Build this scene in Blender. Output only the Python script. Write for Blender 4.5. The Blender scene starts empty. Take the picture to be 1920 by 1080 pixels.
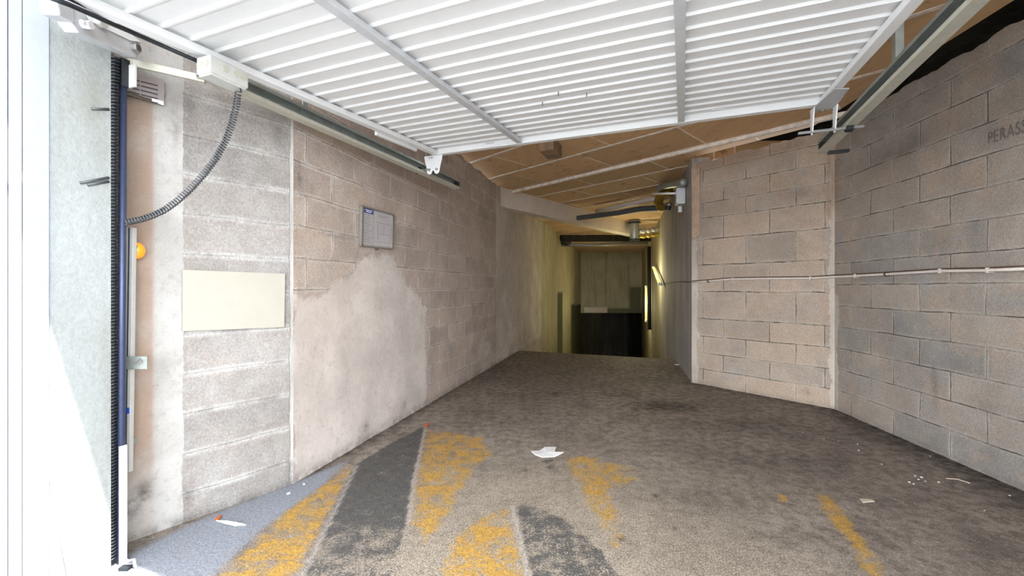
import bpy, bmesh, math, random
import numpy as np
from mathutils import Vector, Matrix, noise as mnoise
random.seed(7)
rng = np.random.default_rng(7)
SC = bpy.context.scene
COL = SC.collection
F = 810.0                      # focal length in pixels of a 1920 wide frame
EYE = 1.17                     # eye height above the floor
# ------------------------------------------------------------------ camera
cd = bpy.data.cameras.new('camera'); cam = bpy.data.objects.new('camera', cd); COL.objects.link(cam)
cam.location = (0, 0, EYE); cam.rotation_euler = (math.pi/2, 0, 0)
cd.sensor_width = 36; cd.lens = F/1920*36; cd.clip_start = 0.02; cd.clip_end = 200
SC.camera = cam
# ------------------------------------------------------------------ light
S2 = Vector((.3674, .9301, 0)); R2 = Vector((.9301, -.3674, 0))   # into the passage / across the opening
wd = bpy.data.worlds.new('sky'); SC.world = wd; wd.use_nodes = True
wt = wd.node_tree; wt.nodes.clear()
wo = wt.nodes.new('ShaderNodeOutputWorld'); wb = wt.nodes.new('ShaderNodeBackground')
# bright hazy sky: brighter towards the horizon than overhead
wg = wt.nodes.new('ShaderNodeTexCoord'); wx = wt.nodes.new('ShaderNodeSeparateXYZ'); wr_ = wt.nodes.new('ShaderNodeMapRange')
wt.links.new(wg.outputs['Generated'], wx.inputs[0]); wt.links.new(wx.outputs['Z'], wr_.inputs['Value'])
wr_.inputs['From Min'].default_value = .0; wr_.inputs['From Max'].default_value = .6; wr_.inputs['To Min'].default_value = 19; wr_.inputs['To Max'].default_value = 6
wt.links.new(wr_.outputs[0], wb.inputs['Strength'])
wb.inputs['Color'].default_value = (.93, .96, 1.0, 1)
wt.links.new(wb.outputs[0], wo.inputs[0])
sd = bpy.data.lights.new('sun', 'SUN'); sun = bpy.data.objects.new('sun', sd); COL.objects.link(sun)
sd.energy = 15; sd.angle = math.radians(.6); sd.color = (1, .96, .9)
dsun = (S2*1.0 - R2*2.3 + Vector((0, 0, -4.4))).normalized()
sun.rotation_euler = dsun.to_track_quat('-Z', 'Y').to_euler()
sun.location = (1, -4, 8)
vs = SC.view_settings
vs.view_transform = 'Standard'; vs.look = 'None'; vs.gamma = 1; vs.use_curve_mapping = False; vs.exposure = -0.18
SC.display_settings.display_device = 'sRGB'
SC.cycles.max_bounces = 12; SC.cycles.diffuse_bounces = 8

# ------------------------------------------------------------------ helpers
def ray(px, py): return Vector(((px-960)/F, 1.0, (540-py)/F))
def at(px, py, Y): r = ray(px, py)*Y; return Vector((r.x, r.y, r.z+EYE))
def on_h(px, py, h): r = ray(px, py); return at(px, py, (h-EYE)/r.z)
def on_floor(px, py): return on_h(px, py, 0.0)
def SR(s, r, z): return S2*s + R2*r + Vector((0, 0, z))
def srgb(h):
    if isinstance(h, str): h = [int(h[i:i+2], 16)/255 for i in (0, 2, 4)]
    return tuple(c/12.92 if c <= .04045 else ((c+.055)/1.055)**2.4 for c in h)+(1,)

class NT:
    def __init__(s, name):
        s.m = bpy.data.materials.new(name); s.m.use_nodes = True; s.t = s.m.node_tree; s.t.nodes.clear()
        s.out = s.t.nodes.new('ShaderNodeOutputMaterial'); s.b = s.t.nodes.new('ShaderNodeBsdfPrincipled')
        s.t.links.new(s.b.outputs[0], s.out.inputs[0])
    def put(s, sock, v):
        if isinstance(v, bpy.types.NodeSocket): s.t.links.new(v, sock)
        elif v is not None: sock.default_value = v
    def n(s, typ, ins=None, **kw):
        nd = s.t.nodes.new(typ)
        for k, v in kw.items(): setattr(nd, k, v)
        for k, v in (ins or {}).items(): s.put(nd.inputs[k], v)
        return nd
    def math(s, op, a, b=None, c=None, clamp=False):
        nd = s.n('ShaderNodeMath', operation=op, use_clamp=clamp); s.put(nd.inputs[0], a)
        if b is not None: s.put(nd.inputs[1], b)
        if c is not None: s.put(nd.inputs[2], c)
        return nd.outputs[0]
    def noise(s, scale, detail=4, rough=.6, vec=None, dist=0):
        return s.n('ShaderNodeTexNoise', {'Scale': scale, 'Detail': detail, 'Roughness': rough, 'Distortion': dist, 'Vector': vec}).outputs['Fac']
    def ramp(s, v, a, b, lo=0., hi=1.):
        nd = s.n('ShaderNodeMapRange', {'Value': v, 'From Min': a, 'From Max': b, 'To Min': lo, 'To Max': hi}); nd.interpolation_type = 'SMOOTHSTEP'; return nd.outputs[0]
    def mix(s, f, a, b, blend='MIX'):
        nd = s.n('ShaderNodeMix', data_type='RGBA', blend_type=blend); s.put(nd.inputs[0], f); s.put(nd.inputs[6], a); s.put(nd.inputs[7], b); return nd.outputs[2]
    def attr(s, name): return s.n('ShaderNodeAttribute', attribute_name=name).outputs['Fac']
    def bump(s, h, strength=.5, dist=.01):
        nd = s.n('ShaderNodeBump', {'Height': h, 'Strength': strength, 'Distance': dist}); s.put(s.b.inputs['Normal'], nd.outputs[0])
    def obj(s): return s.n('ShaderNodeTexCoord').outputs['Object']

def simple(name, col, rough=.6, metal=0., var=.12, scale=30, bump=.1, emit=None, estr=0., spec=.5):
    k = NT(name); v = k.obj(); c = srgb(col)
    nz = k.noise(scale, 5, .65, v)
    f = k.ramp(nz, .3, .7, 1-var, 1+var)
    cc = k.n('ShaderNodeVectorMath', {0: c[:3]}, operation='SCALE'); k.put(cc.inputs['Scale'], f)
    k.put(k.b.inputs['Base Color'], cc.outputs[0]); k.b.inputs['Roughness'].default_value = rough; k.b.inputs['Metallic'].default_value = metal
    k.b.inputs['Specular IOR Level'].default_value = spec
    if bump: k.bump(nz, bump, .004)
    if emit: k.b.inputs['Emission Color'].default_value = emit; k.b.inputs['Emission Strength'].default_value = estr
    return k.m

def link(name, bm, mat, parent=None, smooth=False):
    """bm holds world coordinates; the mesh is stored relative to its own base point (or its thing's)."""
    me = bpy.data.meshes.new(name)
    bmesh.ops.recalc_face_normals(bm, faces=bm.faces)
    if parent is None:
        co = [v.co for v in bm.verts]
        c = Vector(((min(v.x for v in co)+max(v.x for v in co))/2, (min(v.y for v in co)+max(v.y for v in co))/2, min(v.z for v in co)))
    else:
        p = parent; c = Vector((0, 0, 0))
        while p: c += p.location; p = p.parent
    bmesh.ops.translate(bm, vec=-c, verts=bm.verts)
    if smooth:
        for f in bm.faces: f.smooth = True
    bm.to_mesh(me); bm.free()
    me.materials.append(mat) if not isinstance(mat, (list, tuple)) else [me.materials.append(x) for x in mat]
    o = bpy.data.objects.new(name, me); COL.objects.link(o)
    if parent: o.parent = parent
    else: o.location = c
    return o
def tag(o, label=None, cat=None, group=None, kind=None):
    if label: o['label'] = label
    if cat: o['category'] = cat
    if group: o['group'] = group
    if kind: o['kind'] = kind
    return o
def thing(name, loc, label, cat, group=None):
    o = bpy.data.objects.new(name, None); COL.objects.link(o); o.location = loc; o.empty_display_size = .05
    return tag(o, label, cat, group)

def box8(bm, P):
    v = [bm.verts.new(p) for p in P]
    for f in ((0, 3, 2, 1), (4, 5, 6, 7), (0, 1, 5, 4), (1, 2, 6, 5), (2, 3, 7, 6), (3, 0, 4, 7)): bm.faces.new([v[i] for i in f])
    return v
def obox(bm, o, ax, ay, az, a, b, c):
    """box in a frame: origin o, axes ax ay az, ranges a b c"""
    P = [o+ax*a[i]+ay*b[j]+az*c[k] for k in (0, 1) for i, j in ((0, 0), (1, 0), (1, 1), (0, 1))]
    return box8(bm, P)
def bevel(bm, w=.004, seg=2):
    bmesh.ops.bevel(bm, geom=list(bm.edges), offset=w, segments=seg, profile=.6, affect='EDGES', clamp_overlap=True)
X, Y, Z = Vector((1, 0, 0)), Vector((0, 1, 0)), Vector((0, 0, 1))
def tube(bm, pts, r, n=10, cap=True):
    pts = [Vector(p) for p in pts]; rs = r if isinstance(r, (list, tuple)) else [r]*len(pts)
    rings = []; up = None
    for i, p in enumerate(pts):
        t = (pts[min(i+1, len(pts)-1)]-pts[max(i-1, 0)]).normalized()
        if up is None: up = t.orthogonal().normalized()
        up = (up - t*up.dot(t)).normalized(); w = t.cross(up)
        rings.append([bm.verts.new(p+(up*math.cos(a)+w*math.sin(a))*rs[i]) for a in [2*math.pi*k/n for k in range(n)]])
    for a, b in zip(rings, rings[1:]):
        for k in range(n): bm.faces.new((a[k], a[(k+1) % n], b[(k+1) % n], b[k]))
    if cap: bm.faces.new(rings[0][::-1]); bm.faces.new(rings[-1])
def helix(path, r, turns, per=14, pitchfn=None):
    """points of a coil around a polyline path"""
    path = [Vector(p) for p in path]; L = [0]
    for a, b in zip(path, path[1:]): L.append(L[-1]+(b-a).length)
    def P(t):
        d = t*L[-1]
        for i in range(len(path)-1):
            if d <= L[i+1] or i == len(path)-2:
                k = (d-L[i])/(L[i+1]-L[i]); return path[i].lerp(path[i+1], k), (path[i+1]-path[i]).normalized()
    out = []; up = Vector((.3, .2, .9)).normalized(); N = int(turns*per)
    for i in range(N+1):
        x = i/N; t = pitchfn(x) if pitchfn else x
        p, tg = P(min(t, 1)); up = (up-tg*up.dot(tg)).normalized(); w = tg.cross(up)
        a = 2*math.pi*turns*x; out.append(p+(up*math.cos(a)+w*math.sin(a))*r)
    return out
def cyl(bm, a, b, r, n=16): tube(bm, [a, b], r, n)
def prism(bm, pts, o, ax, ay, az, t):
    """flat outline pts (in ax, ay) given thickness t along az"""
    lo = [bm.verts.new(o+ax*p[0]+ay*p[1]) for p in pts]; hi = [bm.verts.new(o+ax*p[0]+ay*p[1]+az*t) for p in pts]
    bm.faces.new(lo[::-1]); bm.faces.new(hi); n = len(pts)
    for i in range(n): bm.faces.new((lo[i], lo[(i+1) % n], hi[(i+1) % n], hi[i]))
def nb(): return bmesh.new()

def poly_sd(x, y, poly):
    """signed distance (positive inside) of numpy points to a polygon"""
    d = np.full(x.shape, 1e9); ins = np.zeros(x.shape, bool); n = len(poly)
    for i in range(n):
        x0, y0 = poly[i]; x1, y1 = poly[(i+1) % n]
        ex, ey = x1-x0, y1-y0
        t = np.clip(((x-x0)*ex+(y-y0)*ey)/(ex*ex+ey*ey+1e-12), 0, 1)
        d = np.minimum(d, np.hypot(x-x0-t*ex, y-y0-t*ey))
        c = ((y0 > y) != (y1 > y))
        with np.errstate(divide='ignore', invalid='ignore'):
            c &= x < (x1-x0)*(y-y0)/((y1-y0) if y1 != y0 else 1e-12)+x0
        ins ^= c
    return np.where(ins, d, -d)
def sm(d, w0, w1): t = np.clip((d-w0)/(w1-w0), 0, 1); return t*t*(3-2*t)
def blobs(x, y, L):
    """soft patches: (cx, cy, rx, ry, strength)"""
    out = np.zeros(x.shape)
    for cx, cy, rx, ry, s in L: out = np.maximum(out, s*np.exp(-(((x-cx)/rx)**2+((y-cy)/ry)**2)))
    return out

# ------------------------------------------------------------------ plan of the walls (x, y), from the entrance inwards
A0 = Vector((-1.80, 1.94, 0)); A1 = Vector((-1.635, 2.154, 0)); A2 = Vector((-1.306, 2.58, 0))
DL = Vector((.2617, 1, 0)).normalized(); A3 = A2+DL*18.3
C2 = Vector((3.115, 4.17, 0)); C1 = Vector((2.226, 5.35, 0)); C3 = C1+Vector((.257, 1, 0)).normalized()*15.0
C0 = C2-Vector((.101, 1, 0))*4.3
CEIL = EYE+1.61
def wall_ray(px, py, p0, p1):
    """(u, z) where the line of sight meets the vertical plane p0-p1"""
    d = (p1-p0).normalized(); r = ray(px, py); nrm = Vector((-d.y, d.x, 0)); t = p0.dot(nrm)/r.dot(nrm)
    q = r*t; return ((q-p0).dot(d), q.z+EYE)

# ------------------------------------------------------------------ materials of the setting
def mapn(k, ob): return k.n('ShaderNodeMapping', {'Vector': ob, 'Location': (7, 3, 5)}).outputs[0]
def block_mat(name, c1, c2, mortar, plaster, stain_dark='6e645c', tint='a99684', rowh=.2, smear=.6, crack=.5, crackcol='4a4440', width=.5, offs=.5, bias=0., warm='b39a84', cool='8f9296'):
    k = NT(name); uv = k.n('ShaderNodeUVMap').outputs[0]; ob = k.obj()
    dn = k.n('ShaderNodeTexNoise', {'Scale': 3.0, 'Detail': 3, 'Vector': ob})
    dv = k.n('ShaderNodeVectorMath', {0: dn.outputs['Color'], 1: (.5, .5, .5)}, operation='SUBTRACT')
    ds = k.n('ShaderNodeVectorMath', {0: dv.outputs[0]}, operation='SCALE'); ds.inputs['Scale'].default_value = .022
    vv = k.n('ShaderNodeVectorMath', {0: uv, 1: ds.outputs[0]}, operation='ADD').outputs[0]
    def brick(mort, smooth, a=(0, 0, 0, 1), b=(1, 1, 1, 1)):
        return k.n('ShaderNodeTexBrick', {'Vector': vv, 'Color1': a, 'Color2': b, 'Mortar': (.5, .5, .5, 1), 'Scale': 1., 'Mortar Size': mort,
                   'Mortar Smooth': smooth, 'Bias': bias, 'Brick Width': width, 'Row Height': rowh}, offset=offs, offset_frequency=2, squash=1.)
    bk = brick(.0, .0); base = k.mix(bk.outputs['Color'], srgb(c1), srgb(c2))
    n1 = k.noise(7, 5, .7, ob); n2 = k.noise(95, 4, .75, ob); n3 = k.noise(2.2, 4, .6, ob)
    base = k.mix(k.ramp(k.noise(3.1, 6, .7, ob), .5, .64, 0, .38), base, srgb(warm)); base = k.mix(k.ramp(k.noise(2.7, 6, .72, mapn(k, ob)), .52, .66, 0, .38), base, srgb(cool))
    base = k.mix(k.ramp(n1, .35, .7, 0, .55), base, k.mix(.5, base, srgb(mortar)))
    # wide smeared mortar and hairline open joints
    b2 = brick(.028, 1.); sme = k.math('MULTIPLY', b2.outputs['Fac'], k.ramp(k.noise(5.5, 5, .7, ob), .34, .6, .1, 1))
    grain = k.ramp(n2, .3, .72, .76, 1.16)
    base = k.mix(k.math('MULTIPLY', sme, smear, clamp=True), base, srgb(mortar))
    b3 = brick(.0045, .7); ck = k.math('MULTIPLY', b3.outputs['Fac'], k.ramp(k.noise(4.2, 3, .7, ob), .42, .58, 0, crack))
    base = k.mix(ck, base, srgb(crackcol))
    pl = k.math('ADD', k.attr('plaster'), k.math('MULTIPLY', k.math('SUBTRACT', k.noise(6, 7, .72, ob), .5), 1.5))
    plm = k.math('MULTIPLY', k.ramp(pl, .42, .6), k.ramp(k.attr('plaster'), .02, .15))
    pc = k.mix(k.ramp(n3, .35, .65), srgb(plaster), k.mix(.5, srgb(plaster), srgb(mortar)))
    pc = k.mix(k.ramp(k.noise(26, 6, .75, ob), .5, .75, 0, .35), pc, srgb(stain_dark))
    base = k.mix(plm, base, pc)
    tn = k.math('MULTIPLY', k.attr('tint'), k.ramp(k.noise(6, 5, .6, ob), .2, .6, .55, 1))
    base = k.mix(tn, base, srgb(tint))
    st = k.math('MULTIPLY', k.attr('stain_dark'), k.ramp(k.noise(14, 6, .75, ob), .34, .6, .15, 1), clamp=True)
    base = k.mix(st, base, srgb(stain_dark))
    gs = k.n('ShaderNodeVectorMath', {0: base}, operation='SCALE')
    k.put(gs.inputs['Scale'], k.math('MULTIPLY', k.mix(k.math('MULTIPLY', plm, .75), grain, (1, 1, 1, 1)), k.ramp(n3, .3, .7, .9, 1.08)))
    k.put(k.b.inputs['Base Color'], gs.outputs[0]); k.b.inputs['Roughness'].default_value = .93; k.b.inputs['Specular IOR Level'].default_value = .15
    inv = k.math('SUBTRACT', 1., plm)
    h = k.math('ADD', k.math('MULTIPLY', n2, k.math('MULTIPLY', inv, .5)), k.math('MULTIPLY', k.math('MULTIPLY', b3.outputs['Fac'], inv), -1.0))
    h = k.math('ADD', h, k.math('MULTIPLY', n1, .6)); h = k.math('ADD', h, k.math('MULTIPLY', k.noise(30, 5, .7, ob), .35))
    h = k.math('ADD', h, k.math('MULTIPLY', k.math('MULTIPLY', sme, inv), .5))
    k.bump(h, .75, .012)
    return k.m
M_left = block_mat('left_blocks', 'bfb0a4', 'ab9e95', 'd6cec8', 'c6bdb7', warm='c4ab98', cool='a9a2a2', smear=.9, crack=.55, crackcol='7a6c62')
M_face = block_mat('pale_blocks', '9b9590', '8d8985', 'bebcb9', 'a9a7a3', stain_dark='5d5955', tint='998270', smear=1., crack=.0, width=3., offs=0., warm='a59a92', cool='a5a7a8')
M_mid = block_mat('warm_blocks', 'b8a694', 'a2968b', 'c2b8ac', 'bcb2a6', tint='9f8a77', smear=.6, crack=.95)
M_right = block_mat('grey_blocks', 'a1968c', '8a8681', 'aea8a0', 'aba49b', tint='9f8a77', smear=.75, crack=.9)

def conc_mat(name, c1, c2, stain_dark='5c5a52', tint='8a8578', streak=True, rough=.85):
    k = NT(name); ob = k.obj()
    mp = k.n('ShaderNodeMapping', {'Vector': ob, 'Scale': (7, 7, .45)}).outputs[0]
    n1 = k.noise(1.3, 5, .65, ob); n2 = k.noise(1.0, 5, .6, mp); n3 = k.noise(60, 4, .7, ob)
    base = k.mix(k.ramp(n1, .3, .7), srgb(c1), srgb(c2))
    if streak: base = k.mix(k.ramp(n2, .5, .72, 0, .5), base, srgb(stain_dark))
    base = k.mix(k.attr('tint'), base, srgb(tint))
    base = k.mix(k.math('MULTIPLY', k.attr('stain_dark'), k.ramp(k.noise(8, 5, .7, ob), .3, .6, .3, 1), clamp=True), base, srgb(stain_dark))
    gs = k.n('ShaderNodeVectorMath', {0: base}, operation='SCALE'); k.put(gs.inputs['Scale'], k.ramp(n3, .3, .7, .92, 1.07))
    k.put(k.b.inputs['Base Color'], gs.outputs[0]); k.b.inputs['Roughness'].default_value = rough; k.b.inputs['Specular IOR Level'].default_value = .2
    k.bump(k.math('ADD', n3, k.math('MULTIPLY', k.noise(12, 5, .7, ob), 1.5)), .35, .008)
    return k.m
M_conc = conc_mat('passage_concrete', 'aba8a5', '989592')
M_yel = conc_mat('passage_yellow_concrete', 'b9b298', 'a59f86', stain_dark='5f5a3e', tint='4c5245')
M_pier = conc_mat('pier_concrete', '979c9c', '8a8e8c', stain_dark='7a776a', tint='9aa3aa')
M_beam = conc_mat('beam_concrete', 'dccfc1', 'c9bdb0', streak=False)
M_dark = conc_mat('unlit_dark_concrete', '3c3a34', '2e2c28')  # near-black: the darkness of the unlit voids is put into the colour
M_outer = conc_mat('facade_render', 'cdc6ba', 'c2bbb0', stain_dark='9a948a')

def floor_mat():
    k = NT('worn_floor'); ob = k.obj()
    n1 = k.noise(1.7, 6, .62, ob); n2 = k.noise(150, 3, .8, ob); n3 = k.noise(14, 6, .72, ob); n4 = k.noise(42, 5, .75, ob)
    base = k.mix(k.ramp(n1, .32, .68), srgb('968b81'), srgb('80766e'))
    base = k.mix(k.ramp(n3, .42, .62, 0, .75), base, srgb('625a53'))
    base = k.mix(k.ramp(k.noise(3.3, 8, .78, ob), .5, .62, 0, .6), base, srgb('57504a'))
    base = k.mix(k.ramp(k.noise(24, 7, .8, ob), .55, .66, 0, .6), base, srgb('aea295'))
    base = k.mix(k.math('MULTIPLY', k.ramp(n4, .52, .68), k.ramp(k.noise(5, 4, .6, ob), .4, .62, .1, .8)), base, srgb('b0a698'))
    # worn aggregate showing near the entrance
    ag = k.math('MULTIPLY', k.attr('worn'), k.ramp(n2, .42, .62, .15, 1))
    base = k.mix(k.math('MULTIPLY', ag, .75), base, srgb('b3a794'))
    base = k.mix(k.math('MULTIPLY', k.attr('worn'), k.ramp(n2, .5, .36, 0, .35)), base, srgb('5a4c3c'))
    dk = k.math('MULTIPLY', k.attr('dirt_dark'), k.ramp(n3, .3, .6, .45, 1), clamp=True)
    base = k.mix(dk, base, srgb('352f2b'))
    base = k.mix(k.math('MULTIPLY', k.attr('gutter'), k.ramp(n3, .3, .55, .7, 1)), base, srgb('8d929c'))  # smooth cement gutter; its blue-grey tint paints in reflected sky
    wear = k.math('ADD', k.math('MULTIPLY', k.math('SUBTRACT', k.noise(9, 7, .75, ob), .5), 2.9), k.math('MULTIPLY', k.math('SUBTRACT', k.noise(100, 3, .85, ob), .5), 2.6))
    for nm, c, c2 in (('yellow', 'c3963a', 'a17f45'), ('black', '55544f', '45454a')):
        a = k.attr(nm); m = k.math('MULTIPLY', k.ramp(k.math('ADD', a, wear), .42, .58), k.ramp(a, .02, .1))
        pc = k.mix(k.ramp(n4, .4, .62), srgb(c), srgb(c2))
        base = k.mix(k.math('MULTIPLY', m, .93), base, pc)
    base = k.mix(k.math('MULTIPLY', k.attr('edge'), k.ramp(n4, .35, .6, .4, 1)), base, srgb('b4aaa4'))
    base = k.mix(k.attr('street'), base, srgb('8b8d90'))
    gs = k.n('ShaderNodeVectorMath', {0: base}, operation='SCALE'); k.put(gs.inputs['Scale'], k.math('MULTIPLY', k.ramp(n2, .32, .68, .62, 1.35), k.ramp(k.noise(60, 4, .7, ob), .35, .65, .85, 1.12)))
    k.put(k.b.inputs['Base Color'], gs.outputs[0]); k.put(k.b.inputs['Roughness'], k.ramp(n3, .3, .7, .55, .85)); k.b.inputs['Specular IOR Level'].default_value = .35
    h = k.math('ADD', n2, k.math('ADD', k.math('MULTIPLY', n3, 1.3), n4)); k.bump(h, .55, .006)
    return k.m
M_floor = floor_mat()

def set_attrs(me, d):
    for nm, a in d.items():
        at_ = me.attributes.new(nm, 'FLOAT', 'POINT'); at_.data.foreach_set('value', np.asarray(a, dtype=np.float32).ravel())

def wall(name, p0, p1, z0, z1, mat, side, thick=.2, res=.03, attrs=None, vmap=None, u0=0., ragged=0., disp=0.):
    """gridded vertical wall from p0 to p1, backed by a solid body on `side` of it"""
    d = (p1-p0); L = d.length; d.normalize(); n = Vector((-d.y, d.x, 0))*side
    nu = max(2, int(L/res)+1); nv = max(2, int((z1-z0)/res)+1)
    us = np.linspace(0, L, nu); vz = np.linspace(z0, z1, nv); U, V = np.meshgrid(us, vz)
    px = p0.x+d.x*U; py = p0.y+d.y*U; pz = V.copy()
    if ragged:
        for i in range(nu): pz[-1, i] += ragged*(mnoise.noise(Vector((us[i]*6, 0, z1)))+.6*mnoise.noise(Vector((us[i]*17, 3, z1))))
    if disp:
        for j in range(nv):
            for i in range(1, nu-1):
                o = disp*mnoise.noise(Vector((us[i]*3, vz[j]*3, z0+p0.x))); px[j, i] += n.x*o; py[j, i] += n.y*o
    verts = [tuple(v) for v in np.stack([px.ravel(), py.ravel(), pz.ravel()], 1)]
    faces = [(j*nu+i, j*nu+i+1, (j+1)*nu+i+1, (j+1)*nu+i) for j in range(nv-1) for i in range(nu-1)]
    if side > 0: pass
    b = len(verts); q = 0.012 + abs(disp)
    topz = z1-abs(ragged)-.002
    for off in (q, thick):
        for (uu, zz) in ((0, z0), (L, z0), (L, topz), (0, topz)):
            verts.append((p0.x+d.x*uu+n.x*off, p0.y+d.y*uu+n.y*off, zz))
    for f in ((0, 1, 2, 3), (4, 7, 6, 5), (0, 4, 5, 1), (1, 5, 6, 2), (2, 6, 7, 3), (3, 7, 4, 0)): faces.append(tuple(b+i for i in f))
    # close the sliver between grid rim and body
    tl, tr = (nv-1)*nu, nv*nu-1
    faces += [(0, (nv-1)*nu, b+3, b+0), (nu-1, b+1, b+2, tr)]
    for i in range(nu-1): pass
    strip = [tl+i for i in range(nu)]
    faces.append(tuple(strip+[b+2, b+3]))
    me = bpy.data.meshes.new(name); me.from_pydata(verts, [], faces)
    uvl = me.uv_layers.new(name='UVMap')
    VV = vmap(V) if vmap else V
    allu = np.concatenate([(U+u0).ravel(), np.zeros(8)]); allv = np.concatenate([VV.ravel(), np.zeros(8)])
    li = np.zeros(len(me.loops), dtype=np.int32); me.loops.foreach_get('vertex_index', li)
    uvl.data.foreach_set('uv', np.stack([allu[li], allv[li]], 1).ravel().astype(np.float32))
    a = {'plaster': np.zeros_like(U), 'stain_dark': np.zeros_like(U), 'tint': np.zeros_like(U)}
    if attrs: a.update(attrs(U, V))
    set_attrs(me, {k_: np.concatenate([v_.ravel(), np.zeros(8)]) for k_, v_ in a.items()})
    me.materials.append(mat)
    o = bpy.data.objects.new(name, me); COL.objects.link(o)
    return tag(o, kind='structure')

# ------------------------------------------------------------------ floor (one slab: street, entrance, crest, ramp down)
def axis(segs):
    out = []
    for a, b, st in segs: out += list(np.arange(a, b, st))
    out.append(segs[-1][1]); return np.array(out)
xs = axis([(-14, -2.6, .6), (-2.6, 3.3, .016), (3.3, 14, .5)])
ys = axis([(-16, 1.0, .7), (1.0, 4.4, .016), (4.4, 8.2, .04), (8.2, 24, .3)])
FX, FY = np.meshgrid(xs, ys)
s_ = .3674*FX+.9301*FY
tt = np.clip((s_-7.35)/.5, 0, 1); FZ = -(np.where(s_ > 7.85, (s_-7.6), tt*tt*.25))*.185
nz_ = np.zeros_like(FX)
def fp(*pp): return [tuple(on_floor(a, b)[:2]) for a, b in pp]
yel = [fp((655, 868), (668, 874), (560, 1085), (540, 1130), (380, 1130), (400, 1080), (500, 985), (590, 915)),
       fp((796, 803), (850, 808), (912, 822), (928, 850), (890, 880), (862, 940), (830, 990), (800, 1030), (763, 985), (775, 900)),
       fp((958, 948), (990, 1085), (1000, 1130), (790, 1130), (815, 1080), (850, 1000), (905, 965)),
       fp((1050, 852), (1110, 855), (1190, 876), (1205, 900), (1150, 925), (1175, 980), (1165, 1060), (1100, 960)),
       fp((1515, 922), (1560, 928), (1600, 975), (1655, 1055), (1700, 1130), (1650, 1130), (1580, 1010), (1540, 960)),
       fp((1455, 925), (1475, 928), (1480, 940), (1462, 940))]
blk = [fp((794, 799), (796, 806), (773, 905), (762, 985), (740, 1060), (720, 1130), (540, 1130), (560, 1085), (605, 995), (664, 873), (720, 838)),
       fp((960, 946), (1000, 945), (1050, 965), (1120, 1020), (1190, 1100), (1210, 1130), (1000, 1130), (985, 1060)),
       fp((1012, 862), (1040, 860), (1056, 890), (1035, 893))]
edges = [fp((669, 873), (612, 990), (565, 1085)), fp((797, 803), (776, 905), (766, 980)), fp((960, 950), (975, 1010), (992, 1085))]
def lin_sd(pl):
    d = np.full(FX.shape, 1e9)
    for (x0, y0), (x1, y1) in zip(pl, pl[1:]):
        ex, ey = x1-x0, y1-y0; t = np.clip(((FX-x0)*ex+(FY-y0)*ey)/(ex*ex+ey*ey), 0, 1); d = np.minimum(d, np.hypot(FX-x0-t*ex, FY-y0-t*ey))
    return d
ys_, bs_, es_ = np.zeros_like(FX), np.zeros_like(FX), np.zeros_like(FX)
wy = [.62, .58, .66, .56, .58, .8]; wb_ = [.95, .6, .6]; wd_ = [.06, .06, .06, .07, .04, .02]
for p, w, dd in zip(yel, wy, wd_): ys_ = np.maximum(ys_, w*sm(poly_sd(FX, FY, p), -.004, dd)**.6)
for p, w, dd in zip(blk, wb_, [.012, .03, .03]): bs_ = np.maximum(bs_, w*sm(poly_sd(FX, FY, p), -.004, dd))
# paint worn away towards the street
bs_ *= np.where(FX < -.3, 1-.5*sm(2.35-FY, 0, .45), 1)
for p in edges: es_ = np.maximum(es_, sm(-lin_sd(p), -.014, -.005)*.8)
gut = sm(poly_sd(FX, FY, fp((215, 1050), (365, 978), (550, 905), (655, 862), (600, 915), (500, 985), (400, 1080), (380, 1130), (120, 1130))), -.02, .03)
dl = [(*on_floor(px, py)[:2], rx, ry, s) for px, py, rx, ry, s in ((1250, 762, .38, .2, 1.), (1130, 690, .5, .3, .7), (1043, 738, .1, .12, .9), (1000, 690, .5, .9, .5),
      (930, 690, .28, 1.0, .7), (1160, 740, .3, .14, .6), (1440, 860, .6, .25, .35), (1660, 760, .9, .22, .5), (1330, 930, .4, .15, .35), (1500, 1010, .35, .12, .35), (1430, 800, .7, .3, .35))]
dirt_dark = blobs(FX, FY, dl)
def band(p0, p1, w):
    e = (p1-p0).xy; t = np.clip(((FX-p0.x)*e.x+(FY-p0.y)*e.y)/e.length_squared, 0, 1)
    return np.exp(-(np.hypot(FX-p0.x-t*e.x, FY-p0.y-t*e.y)/w)**2)
dirt_dark = np.maximum(dirt_dark, np.maximum(.95*band(C0, C2, .22), .7*band(C2, C1, .18)))
dirt_dark = np.maximum(dirt_dark, .75*band(A2, A3, .07)); dirt_dark = np.maximum(dirt_dark, .45*sm(FY, 3.6, 6.5))  # thin dark line along left wall; floor evenly darker further in
for i, (px, py) in enumerate(((690, 800), (1230, 930), (1165, 1010), (905, 855), (1140, 885), (840, 810), (1265, 990), (985, 882))):
    c = on_floor(px, py); dirt_dark = np.maximum(dirt_dark, np.exp(-(((FX-c.x)/.022)**2+((FY-c.y)/.02)**2)))
worn = blobs(FX, FY, [(.15, 2.1, 1.1, .9, 1.), (-.35, 1.7, .5, .5, 1.), (.9, 1.9, .6, .5, .8)])
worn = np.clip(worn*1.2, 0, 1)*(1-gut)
nX, nY = len(xs), len(ys)
me = bpy.data.meshes.new('floor')
ii = np.arange((nY-1)*(nX-1)); jj = ii//(nX-1); kk = ii % (nX-1); a0 = jj*nX+kk
fcs = np.stack([a0, a0+1, a0+nX+1, a0+nX], 1)
me.vertices.add(nX*nY); me.vertices.foreach_set('co', np.stack([FX.ravel(), FY.ravel(), FZ.ravel()], 1).ravel().astype(np.float32))
me.loops.add(fcs.size); me.loops.foreach_set('vertex_index', fcs.ravel().astype(np.int32))
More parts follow.
